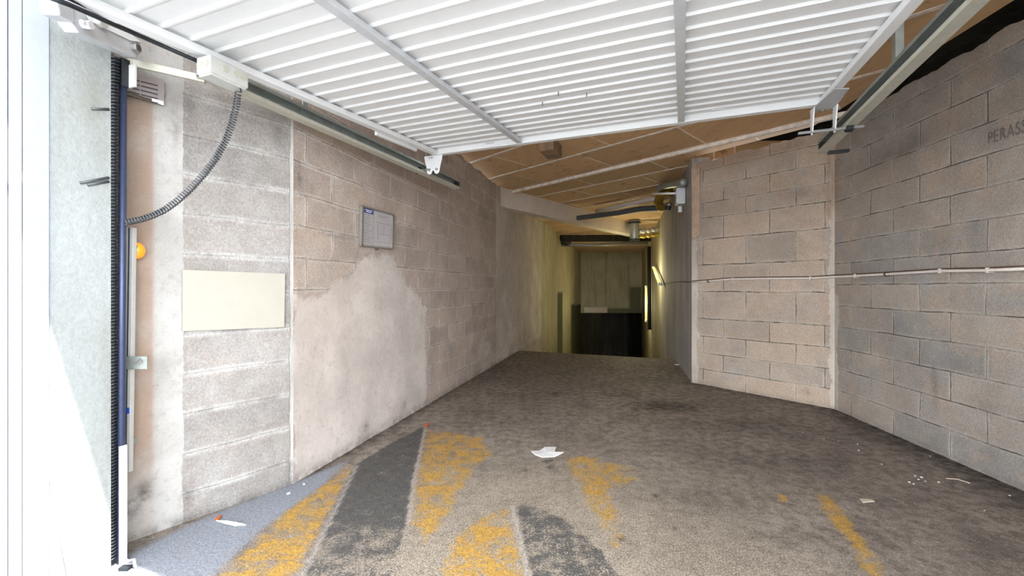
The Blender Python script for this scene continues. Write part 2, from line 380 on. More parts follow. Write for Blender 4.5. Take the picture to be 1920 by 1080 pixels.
me.polygons.add(len(fcs)); me.polygons.foreach_set('loop_start', (np.arange(len(fcs))*4).astype(np.int32)); me.polygons.foreach_set('loop_total', np.full(len(fcs), 4, np.int32))
me.update(); me.validate()
set_attrs(me, {'yellow': ys_, 'black': bs_, 'edge': es_, 'gutter': gut, 'dirt_dark': np.clip(dirt_dark, 0, 1), 'worn': worn, 'street': sm(.9-s_, 0, .1)})
me.materials.append(M_floor)
fo = bpy.data.objects.new('floor', me); COL.objects.link(fo); tag(fo, kind='structure')

# ------------------------------------------------------------------ walls
def wu(pts, p0, p1): return [wall_ray(a, b, p0, p1) for a, b in pts]
# short pale wall between the pier and the long left wall
FD = (A2-A1).normalized(); Fp0 = A2-FD*.86; FL = .86
def a_face(U, V):
    uA = wall_ray(345, 540, Fp0, A2)[0]; uT = wall_ray(288, 540, Fp0, A2)[0]; uB = wall_ray(240, 540, Fp0, A2)[0]
    pl = np.maximum(sm(uA-U, -.012, .02), sm(U-(FL-.02), -.02, .02))
    st = [(*wall_ray(525, 252, Fp0, A2), .045, .07, .7), (*wall_ray(355, 210, Fp0, A2), .03, .12, .5), (*wall_ray(330, 235, Fp0, A2), .02, .12, .5),
          (*wall_ray(268, 925, Fp0, A2), .035, .06, 1.), (*wall_ray(245, 950, Fp0, A2), .06, .06, .8), (*wall_ray(350, 935, Fp0, A2), .03, .08, .6),
          (*wall_ray(545, 880, Fp0, A2), .02, .08, .7), (*wall_ray(400, 950, Fp0, A2), .3, .03, .4)]
    uv = np.clip(blobs(U, V, st), 0, 1)
    uv = np.maximum(uv, .75*sm(.06-V, 0, .06)); uv = np.maximum(uv, .3*sm(V-2.3, 0, .25))
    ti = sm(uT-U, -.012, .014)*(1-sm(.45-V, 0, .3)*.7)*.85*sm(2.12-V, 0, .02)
    return {'plaster': pl*1., 'stain_dark': uv, 'tint': ti}
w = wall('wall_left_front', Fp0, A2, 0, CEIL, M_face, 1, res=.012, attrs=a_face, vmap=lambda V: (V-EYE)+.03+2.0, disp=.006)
# long left wall
def a_left(U, V):
    P = wu([(549, 560), (600, 552), (650, 520), (680, 480), (735, 478), (760, 530), (798, 575), (799, 770), (549, 930)], A2, A3)
    P = [(u, v) for u, v in P]
    sd_ = poly_sd(U, V, P); pl = sm(sd_, -.14, .14)
    uc = wall_ray(930, 540, A2, A3)[0]
    pl = np.maximum(pl, sm(U-uc, -.02, .02))
    pl = np.maximum(pl, .45*sm(U-2.6, 0, 1.2)*sm(1.0-V, 0, .4))
    st = [(*wall_ray(px, py, A2, A3), rx, ry, s) for px, py, rx, ry, s in ((562, 330, .03, .1, .8), (560, 300, .02, .05, .5), (686, 802, .05, .04, .8), (757, 762, .04, .04, .8),
         (620, 438, .16, .012, .7), (650, 443, .12, .01, .7), (890, 655, .12, .08, .5), (842, 300, .3, .05, .5), (840, 345, .15, .2, .25), (1030, 600, 1.0, .6, .5), (980, 640, 1.2, .3, .5))]
    stn = blobs(U, V, st); stn = np.maximum(stn, .6*sm(.10-V, 0, .1)); stn = np.maximum(stn, .18*sm(U-3.2, 0, 1.6))  # darker along the foot and further into the passage
    stn = np.maximum(stn, .5*sm(V-(CEIL-.12), 0, .1))
    ti = .35*blobs(U, V, [(*wall_ray(600, 520, A2, A3), .5, .5, 1.)])
    return {'plaster': np.clip(pl, 0, 1), 'stain_dark': np.clip(stn, 0, 1), 'tint': ti}
LSPLIT = 7.9
A_s = A2+DL*LSPLIT
wall('wall_left', A2, A_s, -.6, CEIL-.02, M_left, 1, res=.025, attrs=a_left, vmap=lambda V: (V-EYE)*1.025+.01+2.0+.003, u0=.14, ragged=.03, disp=.008)
# yellowish passage walls
def a_ly(U, V):
    P = [wu(q, A_s, A3) for q in ([(1045, 549), (1055, 549), (1055, 720), (1045, 720)], [(1071, 571), (1100, 571), (1100, 760), (1071, 760)])]
    t = np.zeros_like(U)
    for p in P: t = np.maximum(t, sm(poly_sd(U, V, p), -.02, .02))
    s = .6*sm(.6-V, 0, 1.6)
    return {'tint': t, 'stain_dark': s}
wall('wall_left_passage', A_s, A3, -3.2, CEIL, M_yel, 1, res=.08, attrs=a_ly)
def a_mid(U, V):
    L = (C1-C2).length; P = wu([(1535, 250), (1580, 250), (1575, 300), (1568, 380), (1560, 415), (1545, 400), (1556, 340), (1548, 300)], C2, C1)
    t = sm(poly_sd(U, V, P), -.03, .04)*.8
    t = np.maximum(t, .6*sm(V-(EYE+1.38), 0, .06)*sm(U, .1, .5))
    st = blobs(U, V, [(*wall_ray(1480, 272, C2, C1), .18, .05, .5), (*wall_ray(1400, 290, C2, C1), .2, .04, .35), (*wall_ray(1512, 735, C2, C1), .04, .03, .7), (*wall_ray(1505, 362, C2, C1), .08, .04, .35)])
    pl = np.maximum(sm(.05-U, -.06, .05)*.8, sm(U-(L-.08), -.06, .05)*.8)
    pl = np.maximum(pl, .8*blobs(U, V, [(*wall_ray(1304, 630, C2, C1), .07, .12, 1.)]))
    return {'plaster': pl, 'stain_dark': np.maximum(st, .4*sm(.06-V, 0, .06)), 'tint': t}
jm = np.array([-1.37, -1.17, -.98, -.786, -.58, -.37, -.045, .275, .585, .845, 1.026, 1.22, 1.42, 1.62])
def vm_mid(V): return np.interp(V-EYE, jm, np.arange(len(jm))*.2)
wall('wall_right_middle', C2, C1, 0, EYE+1.535, M_mid, -1, res=.02, attrs=a_mid, vmap=vm_mid, u0=.17, ragged=.022, disp=.006)
def a_right(U, V):
    L = (C2-C0).length
    t = sm(U-(L-.05), -.02, .02)*sm(V-(EYE+.75), 0, .2)*.75
    pl = sm(U-(L-.06), -.06, .06)*.85*sm((EYE+.0)-V, 0, .1)
    st = blobs(U, V, [(*wall_ray(px, py, C0, C2), rx, ry, s) for px, py, rx, ry, s in ((1752, 720, .03, .16, .7), (1840, 760, .1, .06, .4), (1800, 690, .3, .05, .3), (1700, 880, .3, .1, .2))])
    st = np.maximum(st, .45*sm(.07-V, 0, .07))
    return {'plaster': np.clip(pl, 0, 1), 'stain_dark': st, 'tint': t}
wr = wall('wall_right', C0, C2, 0, EYE+1.55, M_right, -1, res=.022, attrs=a_right, vmap=lambda V: (V-EYE)-.03+2.0, u0=.16, ragged=.02, disp=.006)
C1b = C1+(C3-C1).normalized()*4.4
wall('wall_right_passage', C1, C1b, -.8, CEIL, M_conc, -1, res=.06)
def a_ry(U, V): return {'stain_dark': .5*sm(1.0-V, 0, 1.6), 'tint': np.zeros_like(U)}
wall('wall_right_passage_end', C1b, C3, -3.2, CEIL, M_yel, -1, res=.08, attrs=a_ry)
# hanging end wall over the dark opening
BY = 19.3
B0 = Vector((2.7, BY, 0)); B1 = Vector((6.3, BY, 0))
def a_back(U, V):
    t = np.zeros_like(U)
    for q in ([(1180, 537), (1203, 537), (1205, 600), (1180, 600)], [(1138, 577), (1214, 577), (1214, 600), (1138, 600)]):
        t = np.maximum(t, sm(poly_sd(U, V, wu(q, B0, B1)), -.03, .05))
    return {'tint': t*.8, 'stain_dark': .4*sm(V-CEIL+.5, 0, .5)}
wall('wall_back', B0, B1, EYE-1.12, CEIL, M_yel, 1, thick=.3, res=.08, attrs=a_back)
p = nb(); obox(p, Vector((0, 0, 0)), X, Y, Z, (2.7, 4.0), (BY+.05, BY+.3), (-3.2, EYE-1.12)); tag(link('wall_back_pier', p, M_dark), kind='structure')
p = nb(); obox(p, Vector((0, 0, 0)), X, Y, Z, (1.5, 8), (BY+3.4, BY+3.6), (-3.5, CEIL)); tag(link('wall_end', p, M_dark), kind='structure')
p = nb(); obox(p, Vector((0, 0, 0)), X, Y, Z, (at(1095, 580, BY-.06).x, at(1138, 580, BY-.06).x), (BY-.1, BY), (at(0, 586, BY).z, at(0, 576, BY).z)); tag(link('trim_1', p, M_beam), kind='structure')

# pier at the left of the opening and the white reveal in front of it
PR = -2.219; PS0, PS1 = .871, 1.062
k = NT  # noqa
def a_pier(U, V):
    st = blobs(U, V, [(.13, EYE+.75, .05, .13, .5), (.16, EYE+.6, .03, .1, .35)])
    st = np.maximum(st, 0)
    ti = .8*sm(.015-U, 0, .012)
    return {'stain_dark': st, 'tint': ti}
wall('wall_left_pier', SR(PS0, PR, 0), SR(PS1, PR, 0), 0, CEIL, M_pier, 1, thick=.4, res=.012, attrs=a_pier)
M_white = simple('white_render', '989ea6', .7, 0, .03, 20, .15)
p = nb(); obox(p, Vector((0, 0, 0)), S2, R2, Z, (.60, PS0), (PR-.4, PR-.008), (0, CEIL)); tag(link('trim_2', p, M_white), kind='structure')
for sa, sb in ((.60, .763), (.766, .7992), (.8015, PS0)):
    p = nb(); obox(p, Vector((0, 0, 0)), S2, R2, Z, (sa, sb), (PR-.008, PR+.006), (0, CEIL)); bevel(p, .0012, 1); tag(link('trim_3', p, M_white), kind='structure')
# facade: lintel over the opening, side panels, unseen walls added to keep the void dark
p = nb(); obox(p, Vector((0, 0, 0)), S2, R2, Z, (.60, 1.05), (-7, 7), (EYE+1.30, CEIL+1.6)); tag(link('wall_front_lintel', p, M_outer), kind='structure')
p = nb(); obox(p, Vector((0, 0, 0)), S2, R2, Z, (.60, 1.05), (-7, PR-.402), (0, EYE+1.30)); tag(link('wall_front_left', p, M_outer), kind='structure')
p = nb(); obox(p, Vector((0, 0, 0)), S2, R2, Z, (.60, 1.05), (1.15, 7), (0, EYE+1.30)); tag(link('wall_front_right', p, M_outer), kind='structure')
p = nb(); obox(p, Vector((0, 0, 0)), S2, R2, Z, (1.05, 7), (5.0, 5.2), (0, CEIL+.6)); tag(link('wall_void_shell', p, M_dark), kind='structure')  # unseen shell, added to keep light out of the void
p = nb(); obox(p, Vector((0, 0, 0)), S2, R2, Z, (6.8, 7.0), (-7, 5.2), (CEIL+.2, CEIL+.62)); obox(p, Vector((0, 0, 0)), S2, R2, Z, (5.8, 6.0), (1.6, 5.2), (CEIL+.2, CEIL+.6)); obox(p, Vector((0, 0, 0)), S2, R2, Z, (5.8, 6.0), (2.2, 5.2), (0, CEIL+.2)); tag(link('wall_void_shell', p, M_dark), kind='structure')
p = nb(); obox(p, Vector((0, 0, 0)), S2, R2, Z, (1.0, 1.5), (-7, -2.62), (0, CEIL+.2)); tag(link('wall_void_shell', p, M_dark), kind='structure')

# ------------------------------------------------------------------ ceiling: brown boards between pale ribs
def ceil_mat():
    k = NT('brown_ceiling_board'); uv = k.n('ShaderNodeUVMap').outputs[0]; ob = k.obj()
    dn = k.n('ShaderNodeTexNoise', {'Scale': 6.0, 'Detail': 4, 'Vector': ob}); dv = k.n('ShaderNodeVectorMath', {0: dn.outputs['Color'], 1: (.5, .5, .5)}, operation='SUBTRACT')
    ds = k.n('ShaderNodeVectorMath', {0: dv.outputs[0]}, operation='SCALE'); ds.inputs['Scale'].default_value = .02
    vv = k.n('ShaderNodeVectorMath', {0: uv, 1: ds.outputs[0]}, operation='ADD').outputs[0]
    bk = k.n('ShaderNodeTexBrick', {'Vector': vv, 'Color1': (0, 0, 0, 1), 'Color2': (1, 1, 1, 1), 'Mortar': (.5, .5, .5, 1), 'Scale': 1., 'Mortar Size': .011, 'Mortar Smooth': .3, 'Brick Width': 1.22, 'Row Height': .713}, offset=.37, offset_frequency=2)
    b0 = k.n('ShaderNodeTexBrick', {'Vector': uv, 'Color1': (0, 0, 0, 1), 'Color2': (1, 1, 1, 1), 'Mortar': (.5, .5, .5, 1), 'Scale': 1., 'Mortar Size': 0., 'Mortar Smooth': 0., 'Brick Width': 1.22, 'Row Height': .713}, offset=.37, offset_frequency=2)
    base = k.mix(b0.outputs['Color'], srgb('d8b184'), srgb('c5a178'))
    mp = k.n('ShaderNodeMapping', {'Vector': ob, 'Rotation': (0, 0, math.radians(46)), 'Scale': (9, .8, 1)}).outputs[0]
    base = k.mix(k.ramp(k.noise(1.5, 5, .6, mp), .4, .7, 0, .25), base, srgb('a98a68'))
    base = k.mix(k.ramp(k.noise(5, 6, .7, ob), .56, .68, 0, .6), base, srgb('7f6548'))
    seam = k.math('MULTIPLY', bk.outputs['Fac'], k.ramp(k.noise(3.1, 4, .7, ob), .38, .52))
    base = k.mix(seam, base, srgb('f2e4d0'))
    base = k.mix(k.ramp(k.noise(2.3, 6, .8, ob), .62, .7, 0, .6), base, srgb('e0c8aa'))
    base = k.mix(k.ramp(k.noise(19, 3, .6, ob), .70, .76, 0, .8), base, srgb('3c2e24'))
    k.put(k.b.inputs['Base Color'], base); k.b.inputs['Roughness'].default_value = .85
    k.bump(k.noise(40, 5, .7, ob), .3, .006); return k.m
M_ceil = ceil_mat()
M_rib = simple('pale_rib', 'e2d8cc', .85, 0, .2, 12, .3)
CD = Vector((-.696, .719, 0)).normalized(); CN = Vector((.719, .696, 0)).normalized()
def npos(px, py, h=1.60): q = on_h(px, py, EYE+h); return q.dot(CN)
me = bpy.data.meshes.new('ceiling')
N0 = npos(1340, 267); print('rib N0', N0, npos(1340, 220), npos(1299, 313), npos(1224, 352), npos(1011, 269), npos(1734, 104))
p = nb(); cs = [(-7, 1.0), (9, -4.0), (11, 24), (-7, 24)]
def gap_x(y): return 3.115+.101*(y-4.17)-.13            # ceiling cut short of the right wall to shape its dark shadow band
gy = .05
dm = (C1-C2).normalized(); nm = Vector((-dm.y, dm.x, 0)); nm = nm if nm.dot(C1) < 0 else -nm
q0 = C2+nm*.012; q1 = C1+nm*.012+dm*.02  # second cut along the middle wall, shaped to give a dark shadow line
tq = (gap_x(q0.y)-q0.x)/(dm.x-.101*dm.y); qx = q0+dm*tq
base_pts = [SR(1.04, -7, 0), Vector((gap_x(gy), gy, 0)), qx, q1, C1+dm*.02-nm*.12, Vector((12, 5.6, 0)), Vector((12, 24, 0)), Vector((-6, 24, 0))]
base_pts[0] = Vector((-7, 3.8, 0))
lo = [p.verts.new((q.x, q.y, CEIL)) for q in base_pts]; hi = [p.verts.new((q.x, q.y, CEIL+.25)) for q in base_pts]
p.faces.new(lo[::-1]); p.faces.new(hi)
for i in range(8): p.faces.new((lo[i], lo[(i+1) % 8], hi[(i+1) % 8], hi[i]))
uvl = p.loops.layers.uv.new('UVMap')
for f in p.faces:
    for l in f.loops: l[uvl].uv = (l.vert.co.dot(CD)+20, l.vert.co.dot(CN)-N0+.713*30)
PITCH = .713
def rib_range(k_):
    return N0+(k_)*PITCH
bmesh.ops.recalc_face_normals(p, faces=p.faces)
p.to_mesh(me); p.free(); me.materials.append(M_ceil)
co = bpy.data.objects.new('ceiling', me); COL.objects.link(co); tag(co, kind='structure')
# pale ribs (seam covers) let into the ceiling
p = nb()
for kx in range(-5, 20):
    c = rib_range(kx)
    if kx == 0: continue
    w_ = .018 if kx < 3 else .021
    den = CD.x-.101*CD.y; t0_ = (3.115-.101*4.17-.14-(CN.x*c-.101*CN.y*c))/den; q_ = CN*c+CD*t0_
    t0_ = t0_ if q_.y < 5.0 else -6
    obox(p, Vector((0, 0, 0)), CD, CN, Z, (t0_, 12), (c-w_, c+w_), (CEIL-.006, CEIL+.01))
# keep the ribs inside
geom = p.verts[:]+p.edges[:]+p.faces[:]
bmesh.ops.bisect_plane(p, geom=geom, plane_co=SR(1.1, 0, 0), plane_no=-S2, clear_outer=True)
tag(link('trim_4', p, M_rib), kind='structure')
p = nb(); obox(p, Vector((0, 0, 0)), S2, R2, Z, (.9, 7), (-7, 7), (CEIL+.55, CEIL+.7)); tag(link('ceiling_void', p, M_dark), kind='structure')  # unseen lid, added to keep the void above dark

# closing walls added to keep stray light out of the passage end
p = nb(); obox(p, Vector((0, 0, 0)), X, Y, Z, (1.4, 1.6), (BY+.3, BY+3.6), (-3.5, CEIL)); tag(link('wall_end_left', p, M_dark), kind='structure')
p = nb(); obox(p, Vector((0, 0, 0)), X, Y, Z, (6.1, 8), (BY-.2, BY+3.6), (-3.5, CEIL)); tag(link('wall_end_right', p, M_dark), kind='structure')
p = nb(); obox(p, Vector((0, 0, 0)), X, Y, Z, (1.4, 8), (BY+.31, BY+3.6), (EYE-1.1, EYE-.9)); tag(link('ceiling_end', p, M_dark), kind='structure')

# ------------------------------------------------------------------ materials of things
M_door = simple('white_door_paint', 'e6e8e9', .5, 0, .015, 14, .05, spec=.3)
M_dgrey = simple('pale_grey_steel', 'c9ccd0', .45, .15, .05, 20, .05)
M_galv = simple('galvanised_steel', 'a3aaa6', .42, .55, .12, 18, .1)
M_galv2 = simple('pale_flange', 'bdbcae', .5, .2, .06, 24, .1)
M_black = simple('black_rubber', '1c1d20', .55, 0, .2, 40, .1)
M_grease = simple('greasy_dark_metal', '33373c', .4, .5, .25, 60, .2)
M_tube = simple('blue_grey_steel', '3e4762', .4, .35, .1, 40, .05)
M_cord = simple('dark_grey_cord', '3f4246', .5, 0, .08, 60, .02)
M_box = simple('pale_plastic', 'bcbcb8', .5, 0, .04, 30, .05)
M_cream = simple('cream_board', 'a39f94', .65, 0, .03, 5, .05)
M_alu = simple('aluminium', 'a8a6a2', .35, .7, .08, 50, .05)
M_paper = simple('weathered_paper', 'b3aeae', .7, 0, .05, 9, .02)
M_paper2 = simple('lilac_sheet', '9c9494', .55, 0, .04, 12, .02)
M_ink = simple('faded_ink', '77777c', .8, 0, .1, 80, 0)
M_ink2 = simple('dark_ink', '4c4a4b', .8, 0, .1, 80, 0)
M_blue = simple('blue_print', '3c4a86', .6, 0, .08, 60, 0)
M_tape = simple('blue_tape', '2450b8', .4, 0, .1, 60, 0)
M_whitep = simple('white_print', 'e9eaf0', .6, 0, .02, 60, 0)
M_pvc = simple('pinkish_pvc', 'd0c6bf', .4, 0, .06, 30, .02)
M_clip = simple('brown_clip', '5b4238', .5, .2, .2, 60, .1)
M_lead = simple('scrap_white', 'e3e3e3', .6, 0, .04, 60, .1)
M_leaf = simple('orange_leaf', 'a9562b', .7, 0, .2, 60, .1)
M_twig = simple('pale_twig', 'b5aa98', .7, 0, .1, 60, .1)
M_foil = simple('silver_foil', 'a9a7a0', .45, .8, .15, 25, .5)
M_brass = simple('yellowed_foil', 'b59a45', .3, .8, .2, 25, .5)
M_pipe = simple('grey_pipe', '8d8e8e', .4, .2, .1, 20, .1)
M_dpipe = simple('dark_pipe', '26282b', .5, .2, .15, 20, .1)
M_cdark = simple('dark_conduit', '4d5354', .5, .2, .1, 20, .1)
M_wood = simple('old_timber', 'b39c88', .8, 0, .15, 8, .3)
M_orange = NT('orange_lens')
M_orange.b.inputs['Base Color'].default_value = srgb('ff7a10'); M_orange.b.inputs['Roughness'].default_value = .25
lw = M_orange.n('ShaderNodeLayerWeight', {'Blend': .45}).outputs['Facing']
M_orange.put(M_orange.b.inputs['Emission Color'], M_orange.mix(lw, (1, .42, .05, 1), (1, .16, .01, 1))); M_orange.b.inputs['Emission Strength'].default_value = .9
M_orange = M_orange.m
M_tl = simple('lit_tube', 'fff3b0', .4, 0, 0, 5, 0, emit=(1, .85, .22, 1), estr=1.7)

# ------------------------------------------------------------------ the tilt-up door
TH = math.atan(.061)
DO = SR(3.117, -1.909, EYE+1.12)
Da = (-S2*math.cos(TH) - Z*math.sin(TH)); Dn = Da.cross(R2).normalized()
if Dn.z < 0: Dn = -Dn
DW, DLEN = 2.71, 2.445
def D(a, r, n): return DO+Da*a+R2*r+Dn*n
def door_rn(px, py, n=0.):
    r = ray(px, py); o = Vector((0, 0, EYE)); t = (DO+Dn*n-o).dot(Dn)/r.dot(Dn); q = o+r*t-DO; return q.dot(Da), q.dot(R2)
door = thing('garage_door', SR(1.9, -.55, EYE+1.0), 'white corrugated tilt-up garage door hanging open overhead', 'garage door')
p = nb(); pitch = .107; prof = []; a_ = .05
while a_ < DLEN-.03:
    prof += [(a_, .020), (a_+.066, .0195), (a_+.082, .010), (a_+.092, .009), (a_+.099, .020)]; a_ += pitch
prev = None
rN = 2
for a, n in prof:
    row = [[p.verts.new(D(a, r, n+o)) for r in (.012, DW-.012)] for o in (0, .0025)]
    if prev:
        for L_ in (0, 1): p.faces.new((prev[L_][0], prev[L_][1], row[L_][1], row[L_][0]))
        for e in (0, 1): p.faces.new((prev[0][e], row[0][e], row[1][e], prev[1][e]))
    prev = row
link('door_panel', p, M_door, door)
def dbar(name, a, r, n, mat=M_door, bv=.003, parent=door):
    p = nb(); obox(p, DO, Da, R2, Dn, a, r, n); bevel(p, bv); return link(name, p, mat, parent)
dbar('frame_rail', (-.004, .052), (0, DW), (-.022, .034)); dbar('frame_rail', (DLEN-.05, DLEN), (0, DW), (-.022, .034))
for r0 in (0, DW-.048): dbar('frame_stile', (.0, DLEN), (r0, r0+.048), (-.026, .006))
_, r1 = door_rn(966, 262, -.016); _, r2 = door_rn(1277, 221, -.016); print('stiffeners', r1, r2)
for rc in (r1, r2):
    s_o = dbar('stiffener', (.03, DLEN-.01), (rc-.021, rc+.021), (-.02, .006), M_dgrey)
# small slots / pull labels on the inner rail
for px, py in ((918, 268), (1347, 205)):
    a, r = door_rn(px, py, -.022); p = nb(); obox(p, DO, Da, R2, Dn, (a-.006, a+.006), (r-.035, r+.035), (-.026, -.02)); bevel(p, .002); link('slot_cover', p, M_dgrey, door)
# inclined welded arm end cap on the left stile (thin flange seen near the roller)
p = nb(); obox(p, DO, Da, R2, Z, (.28, .75), (-.022, -.001), (-.045, .0)); bevel(p, .002); link('side_flange', p, M_door, door)
# roller brackets
def lobed():
    pts = [(-.085, .0), (-.075, -.055), (-.06, -.10)]
    for cx in (-.034, .036):
        for q in range(9): an = math.pi+math.pi*q/8; pts.append((cx+.026*math.cos(an), -.125+.03*math.sin(an)))
    pts += [(.066, -.10), (.085, -.03), (.088, 0)]
    return pts
br = thing  # (parts of the door)
p = nb(); prism(p, lobed(), D(.03, -.015, -.02)-S2*.0, R2, Z, S2, .006); b_ = link('roller_bracket', p, M_door, door)
p = nb()
for cx, cz in ((-.034, -.118), (.036, -.118), (-.03, -.02), (-.005, -.02)):
    c = D(.03, -.015+cx, -.02)+Z*cz; cyl(p, c-S2*.012, c, .011 if cz < -.1 else .006, 12)
link('bolt', p, M_galv, b_)
c = D(.03, -.05, -.02)-Z*.112
p = nb(); cyl(p, c+R2*.01, c-R2*.125, .007); link('roller_axle', p, M_galv, b_)
p = nb(); cyl(p, c-R2*.085, c-R2*.125, .028, 20); bevel(p, .003); link('roller', p, M_black, b_)
# right one: flat plate along the stile with two hooked cheeks and a rod
p = nb(); P_ = [(-.03, DW-.07), (-.03, DW+.055), (.30, DW+.03), (.33, DW-.045)]
prism(p, [(a, r) for a, r in P_], DO-Dn*.034, Da, R2, Dn, .006); b2_ = link('mounting_plate', p, M_dgrey, door)
for rr in (DW-.07, DW+.045):
    p = nb(); q = [(-.03, .0), (.05, .0), (.03, -.06), (.012, -.13), (-.004, -.152), (-.022, -.15), (-.03, -.12)]
    prism(p, q, D(0, rr, -.034), Da, Z, R2, .006); link('cheek', p, M_door, b2_)
p = nb()
for i in range(4): c = D(-.01, DW-.04+.028*i, -.04); cyl(p, c, c-Z*.008, .007, 8)
link('bolt', p, M_galv, b2_)
c = D(.0, DW-.1, -.034)-Z*.135
p = nb(); cyl(p, c-R2*.04, c+R2*.29, .009); link('roller_axle', p, M_pipe, b2_)
p = nb(); cyl(p, c+R2*.20, c+R2*.235, .026, 20); bevel(p, .003); link('roller', p, M_black, b2_)
# three little screws through the sheet
for px, py in ((1047, 178), (1100, 180), (1017, 197)):
    a, r = door_rn(px, py, .0); p = nb(); cyl(p, D(a, r, .018), D(a, r, -.006), .0022, 6); link('screw', p, M_ink2, door)

# ------------------------------------------------------------------ rails
def rail(name, r, s0, s1, h, sgn, label):
    """C channel along S, open towards sgn*R"""
    t = thing(name, SR(s1, r, EYE+h-.04), label, 'rail')
    o = SR(0, r, EYE+h); rr = R2*sgn
    def b(a, bb, c, nm, mat):
        p = nb(); obox(p, o, S2, rr, Z, a, bb, c); bevel(p, .0012, 1); link(nm, p, mat, t)
    p = nb(); obox(p, o, S2, rr, Z, (s0, s1), (-.003, 0), (-.04, .04)); obox(p, o, S2, rr, Z, (s0, s1), (.0, .05), (.037, .04)); obox(p, o, S2, rr, Z, (s0, s1), (.047, .05), (.022, .037))
    obox(p, o, S2, rr, Z, (s0, s1), (.016, .020), (-.037, -.012)); link('channel', p, M_galv, t)
    p = nb(); obox(p, o, S2, rr, Z, (s0, s1), (-.006, .05), (-.043, -.040)); obox(p, o, S2, rr, Z, (s0, s1), (.047, .05), (-.040, -.022)); link('flange', p, M_galv2, t)
    b((s1-.03, s1+.004), (.002, .046), (-.03, .03), 'end_stop', M_black)
    return t
rl = rail('door_rail', -2.055, 1.3, 3.70, 1.0, 1, 'galvanised channel rail along the left block wall under the white door edge')
rr_ = rail('door_rail', .945, .9, 3.66, 1.0, -1, 'galvanised channel rail on the right side of the white door')
p = nb(); obox(p, SR(3.62, .945, EYE+.955), S2, R2, Z, (-.02, .02), (0, .12), (-.02, .0)); bevel(p, .003); link('wall_peg', p, M_grease, rr_)
p = nb(); obox(p, SR(2.6, .945, EYE+1.04), S2, R2, Z, (-.02, .02), (-.004, .03), (-.02, .57)); bevel(p, .002, 1); link('hanger', p, M_galv, rr_)
for s in (1.9, 3.2):
    p = nb(); obox(p, SR(s, -2.055, EYE+1.04), S2, R2, Z, (-.02, .02), (.0, .01), (-.02, .57)); bevel(p, .002, 1); link('hanger', p, M_galv, rl)

# ------------------------------------------------------------------ things at the left post
# vertical coil spring and guide tube
zt = EYE+.98
p = nb(); c0, c1 = at(213.5, 540, 1.82), at(213.5, 540, 1.82); c0.z = .02; c1.z = at(0, 108, 1.82).z
c0.x = at(209, 0, 1.82).x
tube(p, helix([c0, c1], .0145, 150, 12), .0046, 5)
sp = thing('balance_spring', c0, 'long black coil spring standing along the concrete pier', 'spring'); link('coil', p, M_grease, sp, True)
p = nb(); cyl(p, c0, c1, .010, 8); link('core_rod', p, M_black, sp)
p = nb(); t0 = at(226, 0, 1.84); t1 = at(231, 0, 1.86); t0.z = .0; t1.z = at(0, 112, 1.86).z
cyl(p, t0, t1, .0135, 18); pt = thing('guide_post', t0, 'slim blue-grey steel tube standing beside the black coil spring', 'post'); link('tube', p, M_tube, pt, True)
p = nb(); f0 = t0+Vector((.005, -.0, .0)); obox(p, t0, R2, S2, Z, (.012, .016), (-.012, .016), (.0, .50)); bevel(p, .0008, 1); link('sunlit_strip', p, M_whitep, pt)  # white strip paints in the sunlit edge low on the tube
p = nb(); obox(p, t1, R2, S2, Z, (-.012, .02), (-.015, .015), (-.12, .0)); bevel(p, .003); link('top_collar', p, M_grease, pt)
p = nb(); obox(p, t1, R2, S2, Z, (.012, .06), (.01, .02), (-.12, -.02)); bevel(p, .003); link('side_plate', p, M_box, pt)

# slotted inner channel with latch
g0, g1 = at(236, 885, 1.93), at(243, 427, 1.93)
gt = thing('slotted_channel', g0, 'pale slotted vertical channel fixed upright in front of the tan wall strip', 'channel')
def gbox(nm, xa, xb, ya, yb, pa, pb, mat):
    p = nb(); P_ = []
    for z_, base in ((0, g0), (1, g1)):
        for (x, y) in ((xa, ya), (xb, ya), (xb, yb), (xa, yb)):
            q = base.lerp(base, 0) + Vector((x, y, 0)); P_.append(q)
    lo_ = [g0.lerp(g1, pa)+Vector(((P_[i]-g0).x, (P_[i]-g0).y, 0)) for i in range(4)]; hi_ = [g0.lerp(g1, pb)+Vector(((P_[i]-g0).x, (P_[i]-g0).y, 0)) for i in range(4)]
    box8(p, lo_+hi_); bevel(p, .001, 1); return link(nm, p, mat, gt)
gbox('back_plate', -.016, .012, .012, .016, 0, 1, M_ink2)
gbox('left_flange', -.020, -.010, -.004, .016, 0, 1, M_galv2)
gbox('right_flange', .004, .019, -.004, .016, 0, 1, M_box)
gbox('slot_liner', -.010, .004, .004, .012, 0, 1, M_tube)
gbox('tape', -.020, -.011, -.007, -.0045, .215, .25, M_tape); gbox('tape', .004, .017, -.007, -.0045, .24, .265, M_tape); gbox('tape', -.020, -.012, -.007, -.0045, .17, .195, M_tape)
for zz in (.1, .9): gbox('wall_fixing', -.008, .006, .014, .045, zz, zz+.03, M_galv)
a, b = at(228, 692, 1.91), at(277, 668, 1.91)
lt = thing('latch_plate', Vector((a.x, 1.92, a.z)), 'grey steel latch plate with a bolt, clamped across the slotted channel', 'latch')
p = nb(); obox(p, Vector((0, 0, 0)), X, Y, Z, (a.x, b.x), (1.905, 1.912), (a.z, b.z)); bevel(p, .002); link('plate', p, M_galv, lt)
p = nb(); c = at(262, 678, 1.90); tube(p, [c, c+Vector((.0, -.014, 0))], .010, 6); tube(p, [c+Vector((-.012, -.012, -.006)), c+Vector((.03, -.03, .016))], .004, 8); link('bolt', p, M_alu, lt)

